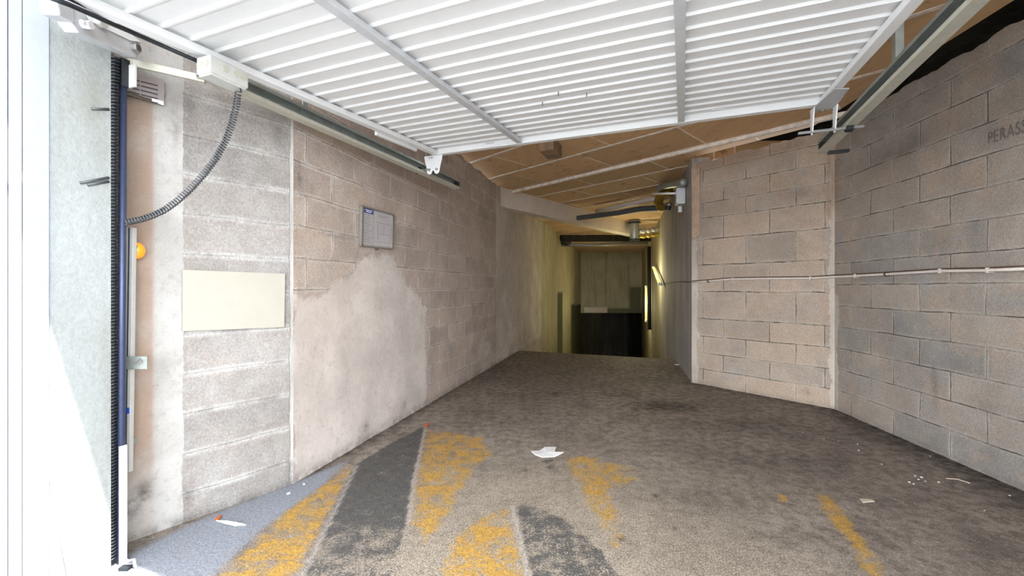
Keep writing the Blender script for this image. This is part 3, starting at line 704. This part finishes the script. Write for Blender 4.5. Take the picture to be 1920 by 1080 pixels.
# orange beacon beside the channel
c = at(257, 470, 1.985)
bc = thing('warning_lamp', c, 'round orange warning lamp glowing behind the slotted channel', 'lamp')
p = nb(); bmesh.ops.create_uvsphere(p, u_segments=24, v_segments=16, radius=.030, matrix=Matrix.Translation(c) @ Matrix.Diagonal((1, 1, 1.25, 1))); link('lens', p, M_orange, bc, True)
p = nb(); cyl(p, c+Vector((-.012, .016, 0)), c+Vector((-.035, .045, 0)), .026, 20); bevel(p, .003); link('base', p, M_ink2, bc)
ld = bpy.data.lights.new('beacon_light', 'POINT'); lo_ = bpy.data.objects.new('beacon_light', ld); COL.objects.link(lo_); lo_.location = (0, -.02, .0); ld.energy = .10; ld.color = (1, .42, .12); ld.shadow_soft_size = .03; lo_.parent = bc

# sheet with printed lines high on the pale wall
def on_plane(p0, p1, off=0.):
    d = (p1-p0).normalized(); n = Vector((d.y, -d.x, 0)).normalized()
    if n.dot(-p0) < 0: n = -n
    def f(px, py, o=0.):
        r = ray(px, py); t = (p0+n*(o+off)).dot(n)/r.dot(n); q = r*t; return Vector((q.x, q.y, q.z+EYE))
    return f, d, n
FPl, Fd, Fn = on_plane(Fp0, A2); LPl, Ld, Ln = on_plane(A2, A3)
def slab(pts, n, t):
    p = nb(); lo_ = [p.verts.new(q) for q in pts]; hi_ = [p.verts.new(q-n*t) for q in pts]
    p.faces.new(lo_); p.faces.new(hi_[::-1])
    for i in range(len(pts)): j = (i+1) % len(pts); p.faces.new((lo_[i], lo_[j], hi_[j], hi_[i]))
    return p
o_ = .022
q = [FPl(x, y, o_) for x, y in ((232, 133), (309, 152), (307, 198), (285, 190), (284, 186), (232, 170))]
ns = thing('notice_sheet', q[5], 'lilac-grey printed notice sheet fixed high on the tan wall strip', 'notice')
link('sheet', slab(q, Fn, .006), M_paper2, ns)
p_ = None
for i in range(5):
    y0 = 145+i*8.2
    for xa, xb in ((238, 262), (264, 296)):
        w_ = [FPl(x, y, o_+.0012) for x, y in ((xa, y0+(xa-238)*.25), (xb, y0+(xb-238)*.25), (xb, y0+2.4+(xb-238)*.25), (xa, y0+2.4+(xa-238)*.25))]
        link('text_line', slab(w_, Fn, .001), M_ink2, ns)
w_ = [FPl(x, y, o_+.0012) for x, y in ((285, 184), (307, 190), (307, 198), (285, 190))]
link('white_corner', slab(w_, Fn, .001), M_whitep, ns)

# blank cream board on the pale blocks
q = [FPl(x, y, .02) for x, y in ((343, 505.5), (535, 513), (533.5, 613.5), (342, 621.5))]
p = slab(q, Fn, .016); bevel(p, .0015, 1)
bb = link('blank_board', p, M_cream); tag(bb, 'blank cream rectangular board on the pale block wall', 'board')

# framed notice
def lp(x, y, o=.02): return LPl(x, y, o)
cn = [(679.5, 384.5), (740, 402.5), (738, 468), (678, 461.5)]
fr = thing('framed_notice', LPl(708, 465, .02), 'aluminium framed notice with a blue header on the left block wall', 'notice')
link('backing', slab([lp(x, y, .018) for x, y in cn], Ln, .010), M_paper, fr)
def lerp2(u, v):
    (ax, ay), (bx, by), (cx, cy), (dx, dy) = cn
    return (ax*(1-u)*(1-v)+bx*u*(1-v)+cx*u*v+dx*(1-u)*v, ay*(1-u)*(1-v)+by*u*(1-v)+cy*u*v+dy*(1-u)*v)
def rect(u0, u1, v0, v1, o, t, nm, mat):
    link(nm, slab([lp(*lerp2(u, v), o) for u, v in ((u0, v0), (u1, v0), (u1, v1), (u0, v1))], Ln, t), mat, fr)
for nm, a_4 in (('frame_side', (0, .05, 0, 1)), ('frame_side', (.955, 1, 0, 1)), ('frame_side', (0, 1, 0, .035)), ('frame_side', (0, 1, .965, 1))): rect(*a_4, .030, .022, nm, M_alu)
rect(.06, .345, .05, .165, .0196, .0012, 'blue_header', M_blue)
rect(.09, .31, .075, .095, .0206, .0006, 'header_text', M_whitep); rect(.12, .28, .115, .135, .0206, .0006, 'header_text', M_whitep)
rect(.35, .355, .05, .96, .0196, .0012, 'column_line', M_ink)
yy = .2
rng2 = random.Random(3)
for i in range(13):
    rect(.075, .075+rng2.uniform(.12, .26), yy, yy+.010, .0196, .0010, 'text_line', M_ink); yy += .056
for u0, u1, v in ((.5, .78, .14), (.5, .72, .17), (.4, .92, .33), (.4, .9, .84), (.55, .9, .62)): rect(u0, u1, v, v+.008, .0196, .0010, 'text_line', M_ink)
for u, v0, v1 in ((.5, .35, .8), (.68, .35, .6), (.9, .4, .8)): rect(u, u+.006, v0, v1, .0196, .0010, 'plan_line', M_ink)
p = nb(); c = LPl(708, 467.5, .03); cyl(p, c-Ln*.02, c+Ln*.006, .006, 10); link('screw', p, M_ink2, fr)

# junction box with rollers on the door's left stile, and the coiled cord
jc = at(421, 144, 1.86)
jb = thing('junction_box', jc-Z*.05, 'white junction box with round cable glands on the left edge of the door', 'junction box')
p = nb(); obox(p, jc, S2, R2, Z, (-.085, .085), (-.05, .035), (-.022, .05)); bevel(p, .007, 3); link('body', p, M_box, jb)
p = nb(); obox(p, jc, S2, R2, Z, (-.078, .078), (-.044, .029), (-.030, -.02)); bevel(p, .004); link('lid', p, M_box, jb)
for ds in (-.045, -.005, .035):
    pass
for s0_, rn in ((-.088, -.028), (-.088, .012)):
    p = nb(); c = jc+S2*s0_+R2*rn+Z*.016; cyl(p, c, c+S2*.012, .015, 16); link('gland', p, M_galv2, jb)
for ss in (-.02, .03, .06):
    p = nb(); c = jc+S2*ss+R2*.034+Z*.02; cyl(p, c, c+R2*.006, .015, 16); link('gland', p, M_galv2, jb)
pth = [(447, 172), (444, 195), (436, 228), (424, 262), (406, 295), (384, 325), (359, 352), (332, 377), (308, 394), (284, 405), (262, 412), (236, 417)]
P3 = [at(x, y, 1.90-.05*i/11) for i, (x, y) in enumerate(pth)]
p = nb(); tube(p, [P3[0]+Z*.04]+helix(P3, .0115, 66, 12, lambda x: .90*x**.93*(1/.90)**x if x < 1 else 1.0)+[P3[-1]+Vector((-.02, 0, 0))], .0030, 6)
tag(link('coiled_cord', p, M_cord, None, True), 'dark grey coiled cord sagging from the junction box to the blue-grey tube', 'cord')

# lever arm between post and box
a, b = at(240, 117, 1.90), at(386, 150, 2.0)
p = nb(); d = (b-a).normalized(); sd2 = d.cross(Z).normalized(); obox(p, a, d, sd2, d.cross(sd2)*-1, (0, (b-a).length), (-.004, .014), (-.016, .016)); bevel(p, .003)
tag(link('lever_arm', p, M_galv2), 'pale steel lever arm running from the post top towards the junction box', 'arm')

# hinge/gear housing at the top left
hc = at(207, 66, 1.70)
hd = (at(262, 85, 1.80)-at(150, 30, 1.52)).normalized(); hs = hd.cross(Z).normalized(); hu = hs.cross(hd)
hh = thing('gear_housing', hc-Z*.05, 'pale steel gear housing with round caps at the top of the concrete pier', 'gear housing')
p = nb(); prism(p, [(-.19, .035), (-.195, .0), (-.15, -.045), (.13, -.042), (.165, -.01), (.17, .03), (.02, .055), (-.10, .06)], hc+hs*.0, hd, hu, hs, -.05); bevel(p, .005, 2); link('body', p, M_dgrey, hh)
p = nb(); prism(p, [(-.13, .05), (-.10, .012), (.10, .014), (.165, .03), (.0, .062), (-.09, .064)], hc+hs*.008, hd, hu, hs, -.004); bevel(p, .002); link('cover_plate', p, M_door, hh)
for x, y, r_, nm, mt in ((-.055, .028, .021, 'round_cap', M_box), (.118, -.006, .020, 'nut', M_alu)):
    p = nb(); c = hc+hd*x+hu*y; cyl(p, c, c+hs*.022, r_, 6 if nm == 'nut' else 20); bevel(p, .002); q_ = link(nm, p, mt, hh)
    if nm == 'nut': p = nb(); cyl(p, c+hs*.02, c+hs*.024, .012, 14); link('bore', p, M_ink2, q_)
p = nb(); obox(p, hc, hd, hs, hu, (-.235, -.17), (-.05, .01), (-.02, .045)); bevel(p, .006); link('end_bracket', p, M_dgrey, hh)
p = nb(); c = hc-hd*.13-hu*.01; tube(p, [c, c+hs*.03], .014, 10); tube(p, [c+hs*.02-hd*.03, c+hs*.02+hd*.02], .008, 8); link('bracket_bolt', p, M_whitep, hh)
# dark cables running over it, also filling the shadow gap under the door edge
P3 = [at(84, -8, 1.36), at(130, 9, 1.42), at(175, 29, 1.50), at(215, 47, 1.58), at(255, 64, 1.66), at(330, 97, 1.76), at(392, 124, 1.84)]
p = nb(); tube(p, P3, .0085, 8); tag(link('power_cable', p, M_grease, None, True), 'dark cable running above the gear housing to the junction box', 'cable')
P3 = [q_+Vector((.0, 0, .018)) for q_ in P3[:5]]
p = nb(); tube(p, P3, .005, 8); tag(link('power_cable', p, M_black, None, True), 'short black cable lying along the top of the gear housing', 'cable')

# steel anchors in the pier face
PPl, Pd, Pn = on_plane(SR(PS0, PR, 0), SR(PS1, PR, 0))
for i, (x0, y0, x1, y1, lab) in enumerate(((171, 204, 204, 205, 'single grey steel anchor bar set in the pier near its top'), (150, 343, 204, 333, 'long upper steel anchor bar halfway up the pier'), (164, 347, 204, 340, 'short lower steel anchor bar halfway up the pier'))):
    a, b = PPl(x0, y0, .002), PPl(x1, y1, .002); p = nb(); tube(p, [a, b], .0055, 8); tag(link('anchor_bar', p, M_cdark, None, True), lab, 'anchor bar')
P3 = [PPl(x, y, .004) for x, y in ((90, 770), (91, 850), (97, 930), (108, 1010), (124, 1085))]
p = nb(); tube(p, P3, .0035, 6); tag(link('thin_hose', p, M_dgrey, None, True), 'thin pale hose curving down the sunlit pier face', 'hose')
# foot of the post
fb = thing('post_foot', at(238, 1062, 1.80), 'battered white metal foot at the base of the coil spring', 'bracket')
c = at(236, 1062, 1.79); p = nb(); obox(p, c, X, Y, Z, (-.03, .05), (-.01, .05), (-.04, -.032)); bevel(p, .002); link('base_plate', p, M_box, fb)
p = nb(); tube(p, [c+Vector((-.012, 0, .06)), c+Vector((-.004, 0, .03)), c+Vector((.012, 0, .022)), c+Vector((.032, 0, .03)), c+Vector((.036, .01, -.03))], .005, 8); link('bent_rod', p, M_whitep, fb, True)
p = nb(); obox(p, c, X, Y, Z, (-.028, .012), (-.006, .02), (-.032, -.004)); bevel(p, .003); link('block', p, M_grease, fb)

# ------------------------------------------------------------------ lettering moulded in a block of the right wall
RPl, Rd, Rn = on_plane(C0, C2); MPl, Md, Mn = on_plane(C1, C2)
fc = bpy.data.curves.new('t', 'FONT'); fc.body = 'PERASSO'; fc.size = .108; fc.extrude = .0008; fc.offset = -.0012; fc.space_character = 1.12
fo_ = bpy.data.objects.new('t', fc); COL.objects.link(fo_)
bpy.context.view_layer.update()
me = bpy.data.meshes.new_from_object(fo_.evaluated_get(bpy.context.evaluated_depsgraph_get())); bpy.data.objects.remove(fo_)
p = nb(); p.from_mesh(me)
tl, tr = RPl(1851, 271, .010), RPl(1919, 251.5, .010)
ex = -Rd if (tr-tl).dot(Rd) < 0 else Rd
ex = ex*.60
Mx = Matrix((( ex.x, 0, Rn.x, tl.x), (ex.y, 0, Rn.y, tl.y), (0, 1, 0, tl.z), (0, 0, 0, 1)))
bmesh.ops.transform(p, matrix=Mx, verts=p.verts)
M_stamp = simple('stamped_grey', '65605a', .9, 0, .15, 60, .1)
wtxt = link('moulded_lettering', p, M_stamp, wr)

# conduit along the right-hand walls
cp = [(MPl, 1297, 529.5), (MPl, 1330, 526.8), (MPl, 1375, 523.2), (MPl, 1450, 522.2), (MPl, 1520, 521.6), (MPl, 1562, 519.2), (RPl, 1600, 517.4), (RPl, 1662, 514.2), (RPl, 1760, 508.4), (RPl, 1852, 507), (RPl, 1935, 503.4)]
cdt = thing('wall_conduit', MPl(1297, 529.5, .02), 'long pinkish plastic conduit clipped along the right-hand block walls', 'conduit')
P3 = [f(x, y, .024) for f, x, y in cp]
p = nb(); tube(p, P3, .0105, 10); link('pipe', p, M_pvc, cdt, True)
p = nb(); tube(p, [q_+Z*.017 for q_ in P3], .004, 6); link('cable', p, M_clip, cdt, True)
for f, x, y in ((MPl, 1328, 527), (MPl, 1375, 523.2), (MPl, 1520, 521.6), (RPl, 1605, 517.3), (RPl, 1662, 514.2), (RPl, 1765, 508.3), (RPl, 1855, 507)):
    c = f(x, y, .02); dd = Md if f is MPl else Rd; nn = Mn if f is MPl else Rn
    p = nb(); obox(p, c, dd, nn, Z, (-.008, .008), (-.03, .018), (-.016, .018)); bevel(p, .003); link('clip', p, M_clip if x in (1328, 1662) else M_pvc, cdt)
PRl, PRd, PRn = on_plane(C1, C3)
p = nb(); tube(p, [PRl(1294, 529, .01), PRl(1275, 528, .01), PRl(1255, 530, .01), PRl(1238, 534, .01)], .006, 6)
tag(link('wall_cable', p, M_ink2, None, True), 'thin dark cable across the grey passage wall', 'cable')
# timber strip at the upper edge of the middle wall
q = [MPl(x, y, .012) for x, y in ((1296, 316), (1312, 316), (1312, 440), (1297, 452))]
p = slab(q, Mn, .03); bevel(p, .004); tag(link('timber_strip', p, M_wood), 'worn pinkish timber strip at the upper left corner of the right middle wall', 'timber strip')

# ------------------------------------------------------------------ ceiling things
h_ = EYE+1.585
a, b = on_h(950, 362.6, h_), on_h(1560, 219.5, h_)
p = nb(); dd = (b-a).normalized(); nn = dd.cross(Z); obox(p, a, dd, nn, Z, (0, (b-a).length+.5), (-.025, .025), (-.02, .022)); bevel(p, .008, 2)
tag(link('ceiling_batten', p, M_rib), 'thick pale batten crossing the brown ceiling from beam end to right rail', 'batten')
# concrete beam
b0, b1 = at(951, 366, 7.0), at(1180, 419, 10.5)
b0.z = b1.z = EYE+1.30; dd = (b1-b0).normalized(); nn = dd.cross(Z)
if nn.y < 0: nn = -nn
p = nb(); obox(p, b0, dd, nn, Z, (-.25, (b1-b0).length+.9), (0, .22), (0, .32)); bevel(p, .012, 2)
tag(link('ceiling_beam', p, M_beam), 'grey concrete beam crossing the passage under the ceiling', 'beam')
# concrete stub
c = on_h(1030, 283, EYE+1.5); p = nb(); obox(p, c, S2, R2, Z, (-.12, .22), (-.085, .085), (-.03, .13)); bevel(p, .015, 2)
tag(link('ceiling_stub', p, simple('stained_concrete', '8a7358', .9, 0, .3, 6, .4)), 'short concrete stub hanging from the brown ceiling behind the door', 'concrete stub')
# round duct and pipes
c = at(1189.5, 430, 10.2); ztop = CEIL
du = thing('duct_stub', Vector((c.x, c.y, EYE+1.12)), 'round galvanised duct stub hanging beside the concrete beam', 'duct')
p = nb(); cyl(p, Vector((c.x, c.y, EYE+1.12)), Vector((c.x, c.y, ztop)), .108, 28); bevel(p, .006); link('duct', p, M_galv, du, True)
for zz, rr in ((ztop-.09, .15), (EYE+1.12, .118)):
    p = nb(); cyl(p, Vector((c.x, c.y, zz)), Vector((c.x, c.y, zz+.035)), rr, 28); link('collar', p, M_grease, du)
for j, (zz, rr, mt, lab) in enumerate(((1.33, .055, M_foil, 'upper silver pipe branching from the duct stub to the passage wall'), (1.20, .035, M_brass, 'thin yellowed lower pipe leaving the duct stub'), )):
    a = Vector((c.x+.115, c.y+.0, EYE+zz)); b = a+Vector((.48, -.1, .05)); p = nb()
    n_ = 14; P3 = [a.lerp(b, t/n_)+Z*(.012*math.sin(t*1.7)) for t in range(n_+1)]; tube(p, P3, [rr*(1+.18*(t % 3 == 0)) for t in range(n_+1)], 12)
    tag(link('silver_pipe', p, mt, None, True), lab, 'pipe')
# pipes hugging the ceiling from beam to passage wall
def run(name, pts, r, mat, lab, cat='pipe', ribs=0):
    p = nb(); pts = [Vector(q) for q in pts]
    if ribs:
        L_ = []; n_ = ribs
        seg = [(pts[i+1]-pts[i]).length for i in range(len(pts)-1)]; T = sum(seg)
        for j in range(n_+1):
            d_ = T*j/n_
            for i, s in enumerate(seg):
                if d_ <= s or i == len(seg)-1: L_.append(pts[i].lerp(pts[i+1], min(1, d_/s))); break
                d_ -= s
        tube(p, L_, [r*(1+.16*(j % 2)) for j in range(n_+1)], 10)
    else: tube(p, pts, r, 12)
    return tag(link(name, p, mat, None, True), lab, cat)
run('flexible_conduit', [at(1082, 409, 8.5), at(1120, 404, 8.3), at(1160, 399, 8.0), at(1200, 392, 7.6), at(1256, 389, 7.15)], .045, M_cdark, 'dark ribbed flexible conduit running from the beam towards the junction box', 'conduit', 90)
run('grey_pipe', [at(1118, 396, 8.5), at(1165, 386, 8.0), at(1220, 374, 7.4), at(1256, 368, 7.0)], .042, M_pvc, 'pale pipe above the dark ribbed conduit')
run('grey_pipe', [at(1190, 394, 7.9), at(1240, 385, 7.3), at(1258, 383, 7.1)], .03, M_foil, 'short silver pipe between the pale pipe and the dark conduit')
run('flexible_conduit', [at(1283, 342, 5.6), at(1263, 345, 6.0), at(1243, 349, 6.5), at(1235, 356, 6.8)], .045, M_galv, 'silver ribbed hose at the ceiling beside the timber strip', 'conduit', 44)
run('foil_hose', [at(1258, 360, 6.5), at(1240, 366, 6.7), at(1234, 378, 6.9), at(1240, 391, 7.0)], .06, M_brass, 'yellowed foil hose bending down near the passage wall', 'hose', 26)
run('steel_rod', [at(1224, 363.5, 6.4), at(1268, 362.5, 5.95)], .015, M_whitep, 'thin white rod reaching the grey junction box')
c = at(1272, 369, 5.95)
bx = thing('wall_junction_box', c-Z*.11, 'grey junction box on the passage wall under the ceiling', 'junction box')
p = nb(); obox(p, c, PRd, PRn, Z, (-.09, .09), (-.08, .03), (-.11, .11)); bevel(p, .01, 2); link('body', p, M_dgrey, bx)
p = nb(); obox(p, c, PRd, PRn, Z, (-.08, .08), (.03, .036), (-.10, .10)); bevel(p, .004); link('lid', p, M_dgrey, bx)
c2 = at(1275, 394, 5.9); p = nb(); cyl(p, c2+Z*.05, c2-Z*.03, .025, 14); sn = thing('small_sensor', c2-Z*.06, 'small white sensor with an orange tip hanging below the grey junction box', 'sensor')
link('body', p, M_whitep, sn); p = nb(); cyl(p, c2-Z*.03, c2-Z*.06, .014, 12); link('tip', p, M_leaf, sn)
# cross pipe with dark fitting
run('cross_pipe', [at(1052, 459, 12.9), at(1100, 459.5, 12.9), at(1214, 455, 12.9)], .05, M_pipe, 'long grey pipe crossing the passage in front of the end wall')
p = nb(); c = at(1061, 455, 12.7); bmesh.ops.create_uvsphere(p, u_segments=16, v_segments=10, radius=.13, matrix=Matrix.Translation(c) @ Matrix.Diagonal((1.2, 1, .7, 1))); tag(link('pipe_fitting', p, M_black, None, True), 'black pipe fitting on the left end of the cross pipe', 'fitting')
p = nb(); obox(p, at(1052, 452, 13.1), X, Y, Z, (0, 2.75), (0, .25), (0, .22)); bevel(p, .01); tag(link('cross_beam', p, M_dark), 'dark beam across the passage behind the grey pipe', 'beam')
run('down_pipe', [at(1217, 462, 12.7), at(1217.5, 540, 12.7), at(1218, 618, 12.7)], .055, M_black, 'black vertical pipe on the right side of the dark passage')
# lit tubes
def lamp(a, b, lab, e):
    t = thing('tube_lamp', b if b.z < a.z else a, lab, 'lamp', None); d = (b-a).normalized()
    p = nb(); tube(p, [a, b], .022, 12); link('tube', p, M_tl, t, True)
    for q, s in ((a, -1), (b, 1)): p = nb(); tube(p, [q, q+d*s*.06], .03, 12); link('end_cap', p, M_whitep, t)
    p = nb(); sd3 = PRn; off = -PRn*.035; sdd = d.cross(PRn).normalized(); obox(p, a+off, d, sdd, PRn, (-.06, (b-a).length+.06), (-.035, .035), (-.02, .005)); bevel(p, .004); link('fixture', p, M_dgrey, t)
    l_ = bpy.data.lights.new('tube_light', 'POINT'); lo2 = bpy.data.objects.new('tube_light', l_); COL.objects.link(lo2); lo2.parent = t
    lo2.location = (a+b)/2+PRn*.4-t.location; l_.energy = e; l_.color = (1, .90, .52); l_.shadow_soft_size = .12
    return t
lamp(PRl(1225, 502, .1), PRl(1236, 532, .1), 'slanted glowing tube lamp, nearer of two on the passage wall', 45)
a = PRl(1211, 540, .12); a = at(1211, 539, a.y); b = at(1211, 600, a.y)
lamp(a, b, 'upright glowing tube lamp, farther of two on the passage wall', 75)
for i, (loc, e) in enumerate((((3.3, 15.6, EYE+.3), 5.), ((2.6, 11.0, EYE+.35), 2.5))): pass

# ------------------------------------------------------------------ litter on the floor
def scrap(name, pts, mat, lab, cat, t=.0015, lift=.004, group=None, curl=.006):
    p = nb(); P_ = [on_floor(*q) for q in pts]; c = sum(P_, Vector())/len(P_)
    cv, cb = p.verts.new(c+Z*(lift+curl+t)), p.verts.new(c+Z*(lift+curl-.002)); hi_ = [p.verts.new(q+Z*(lift+t+curl*.6*((i*7) % 3))) for i, q in enumerate(P_)]; lo_ = [p.verts.new(q+Z*(.0005+curl*.6*((i*7) % 3))) for i, q in enumerate(P_)]
    n_ = len(P_)
    for i in range(n_):
        j = (i+1) % n_; p.faces.new((hi_[i], hi_[j], cv)); p.faces.new((lo_[j], lo_[i], cb)); p.faces.new((lo_[i], lo_[j], hi_[j], hi_[i]))
    return tag(link(name, p, mat), lab, cat, group)
scrap('paper_scrap', [(996, 847), (1012, 847), (1022, 841), (1043, 839), (1040, 849), (1057, 851), (1040, 857), (1016, 859), (1003, 855)], M_lead, 'torn white paper scrap beside the yellow paint in mid floor', 'paper')
scrap('paper_scrap', [(405, 977), (425, 979), (440, 983), (461, 985), (440, 988), (418, 984)], M_lead, 'narrow white scrap on the grey gutter by the pale wall', 'paper')
scrap('dry_leaf', [(402, 975), (412, 968), (416, 971), (408, 977)], M_leaf, 'small orange-brown leaf next to the narrow white scrap', 'leaf')
scrap('dry_leaf', [(795, 799), (800, 794), (805, 797), (800, 801)], M_leaf, 'tiny orange leaf at the tip of the black stripe', 'leaf')
scrap('dry_leaf', [(1612, 936), (1634, 938), (1640, 944), (1618, 943)], M_twig, 'pale dry leaf on the dark floor near the right wall', 'leaf')
p = nb(); tube(p, [on_floor(1774, 899)+Z*.006, on_floor(1795, 902)+Z*.012, on_floor(1819, 908)+Z*.006], .003, 6); tag(link('twig', p, M_twig), 'thin pale curved twig by the right wall', 'twig')
proto = None
for i, (x, y, sc) in enumerate(((1705, 905, 1), (1716, 893, .8), (1722, 900, .9), (1735, 903, .7), (1760, 905, 1), (1744, 856, .7), (1653, 871, .8), (1610, 845, .9), (1608, 833, .7), (1572, 828, .7), (1505, 812, .6), (1545, 823, .7), (1728, 896, 1.2), (1713, 908, .8), (1893, 930, .9), (1846, 958, .6), (1392, 748, .8), (1340, 738, .7), (1560, 790, .6),
      (541, 927, 1.7), (570, 909, 1.3), (672, 826, .8), (755, 855, .6), (716, 808, .7), (1420, 775, .6), (1365, 812, .6))):
    c = on_floor(x, y)
    if proto is None:
        p = nb(); bmesh.ops.create_icosphere(p, subdivisions=1, radius=.006, matrix=Matrix.Translation(c+Z*.003) @ Matrix.Diagonal((1, 1.2, .6, 1))); proto = link('pale_pebble', p, M_lead); o = proto
        tag(o, 'tiny pale chip of stone lying on the floor', 'pebble', 'pale stone chips on the floor')
    else: o = proto.copy(); COL.objects.link(o)
    o.location = c; o.scale = (sc, sc, sc); o.rotation_euler = (0, 0, i*1.3)
p = nb(); bmesh.ops.create_icosphere(p, subdivisions=2, radius=.03, matrix=Matrix.Translation(on_floor(1272, 684)) @ Matrix.Diagonal((2.2, 1.2, .35, 1))); tag(link('rubble', p, M_lead), 'small pale rubble lump at the foot of the grey passage wall', 'rubble')
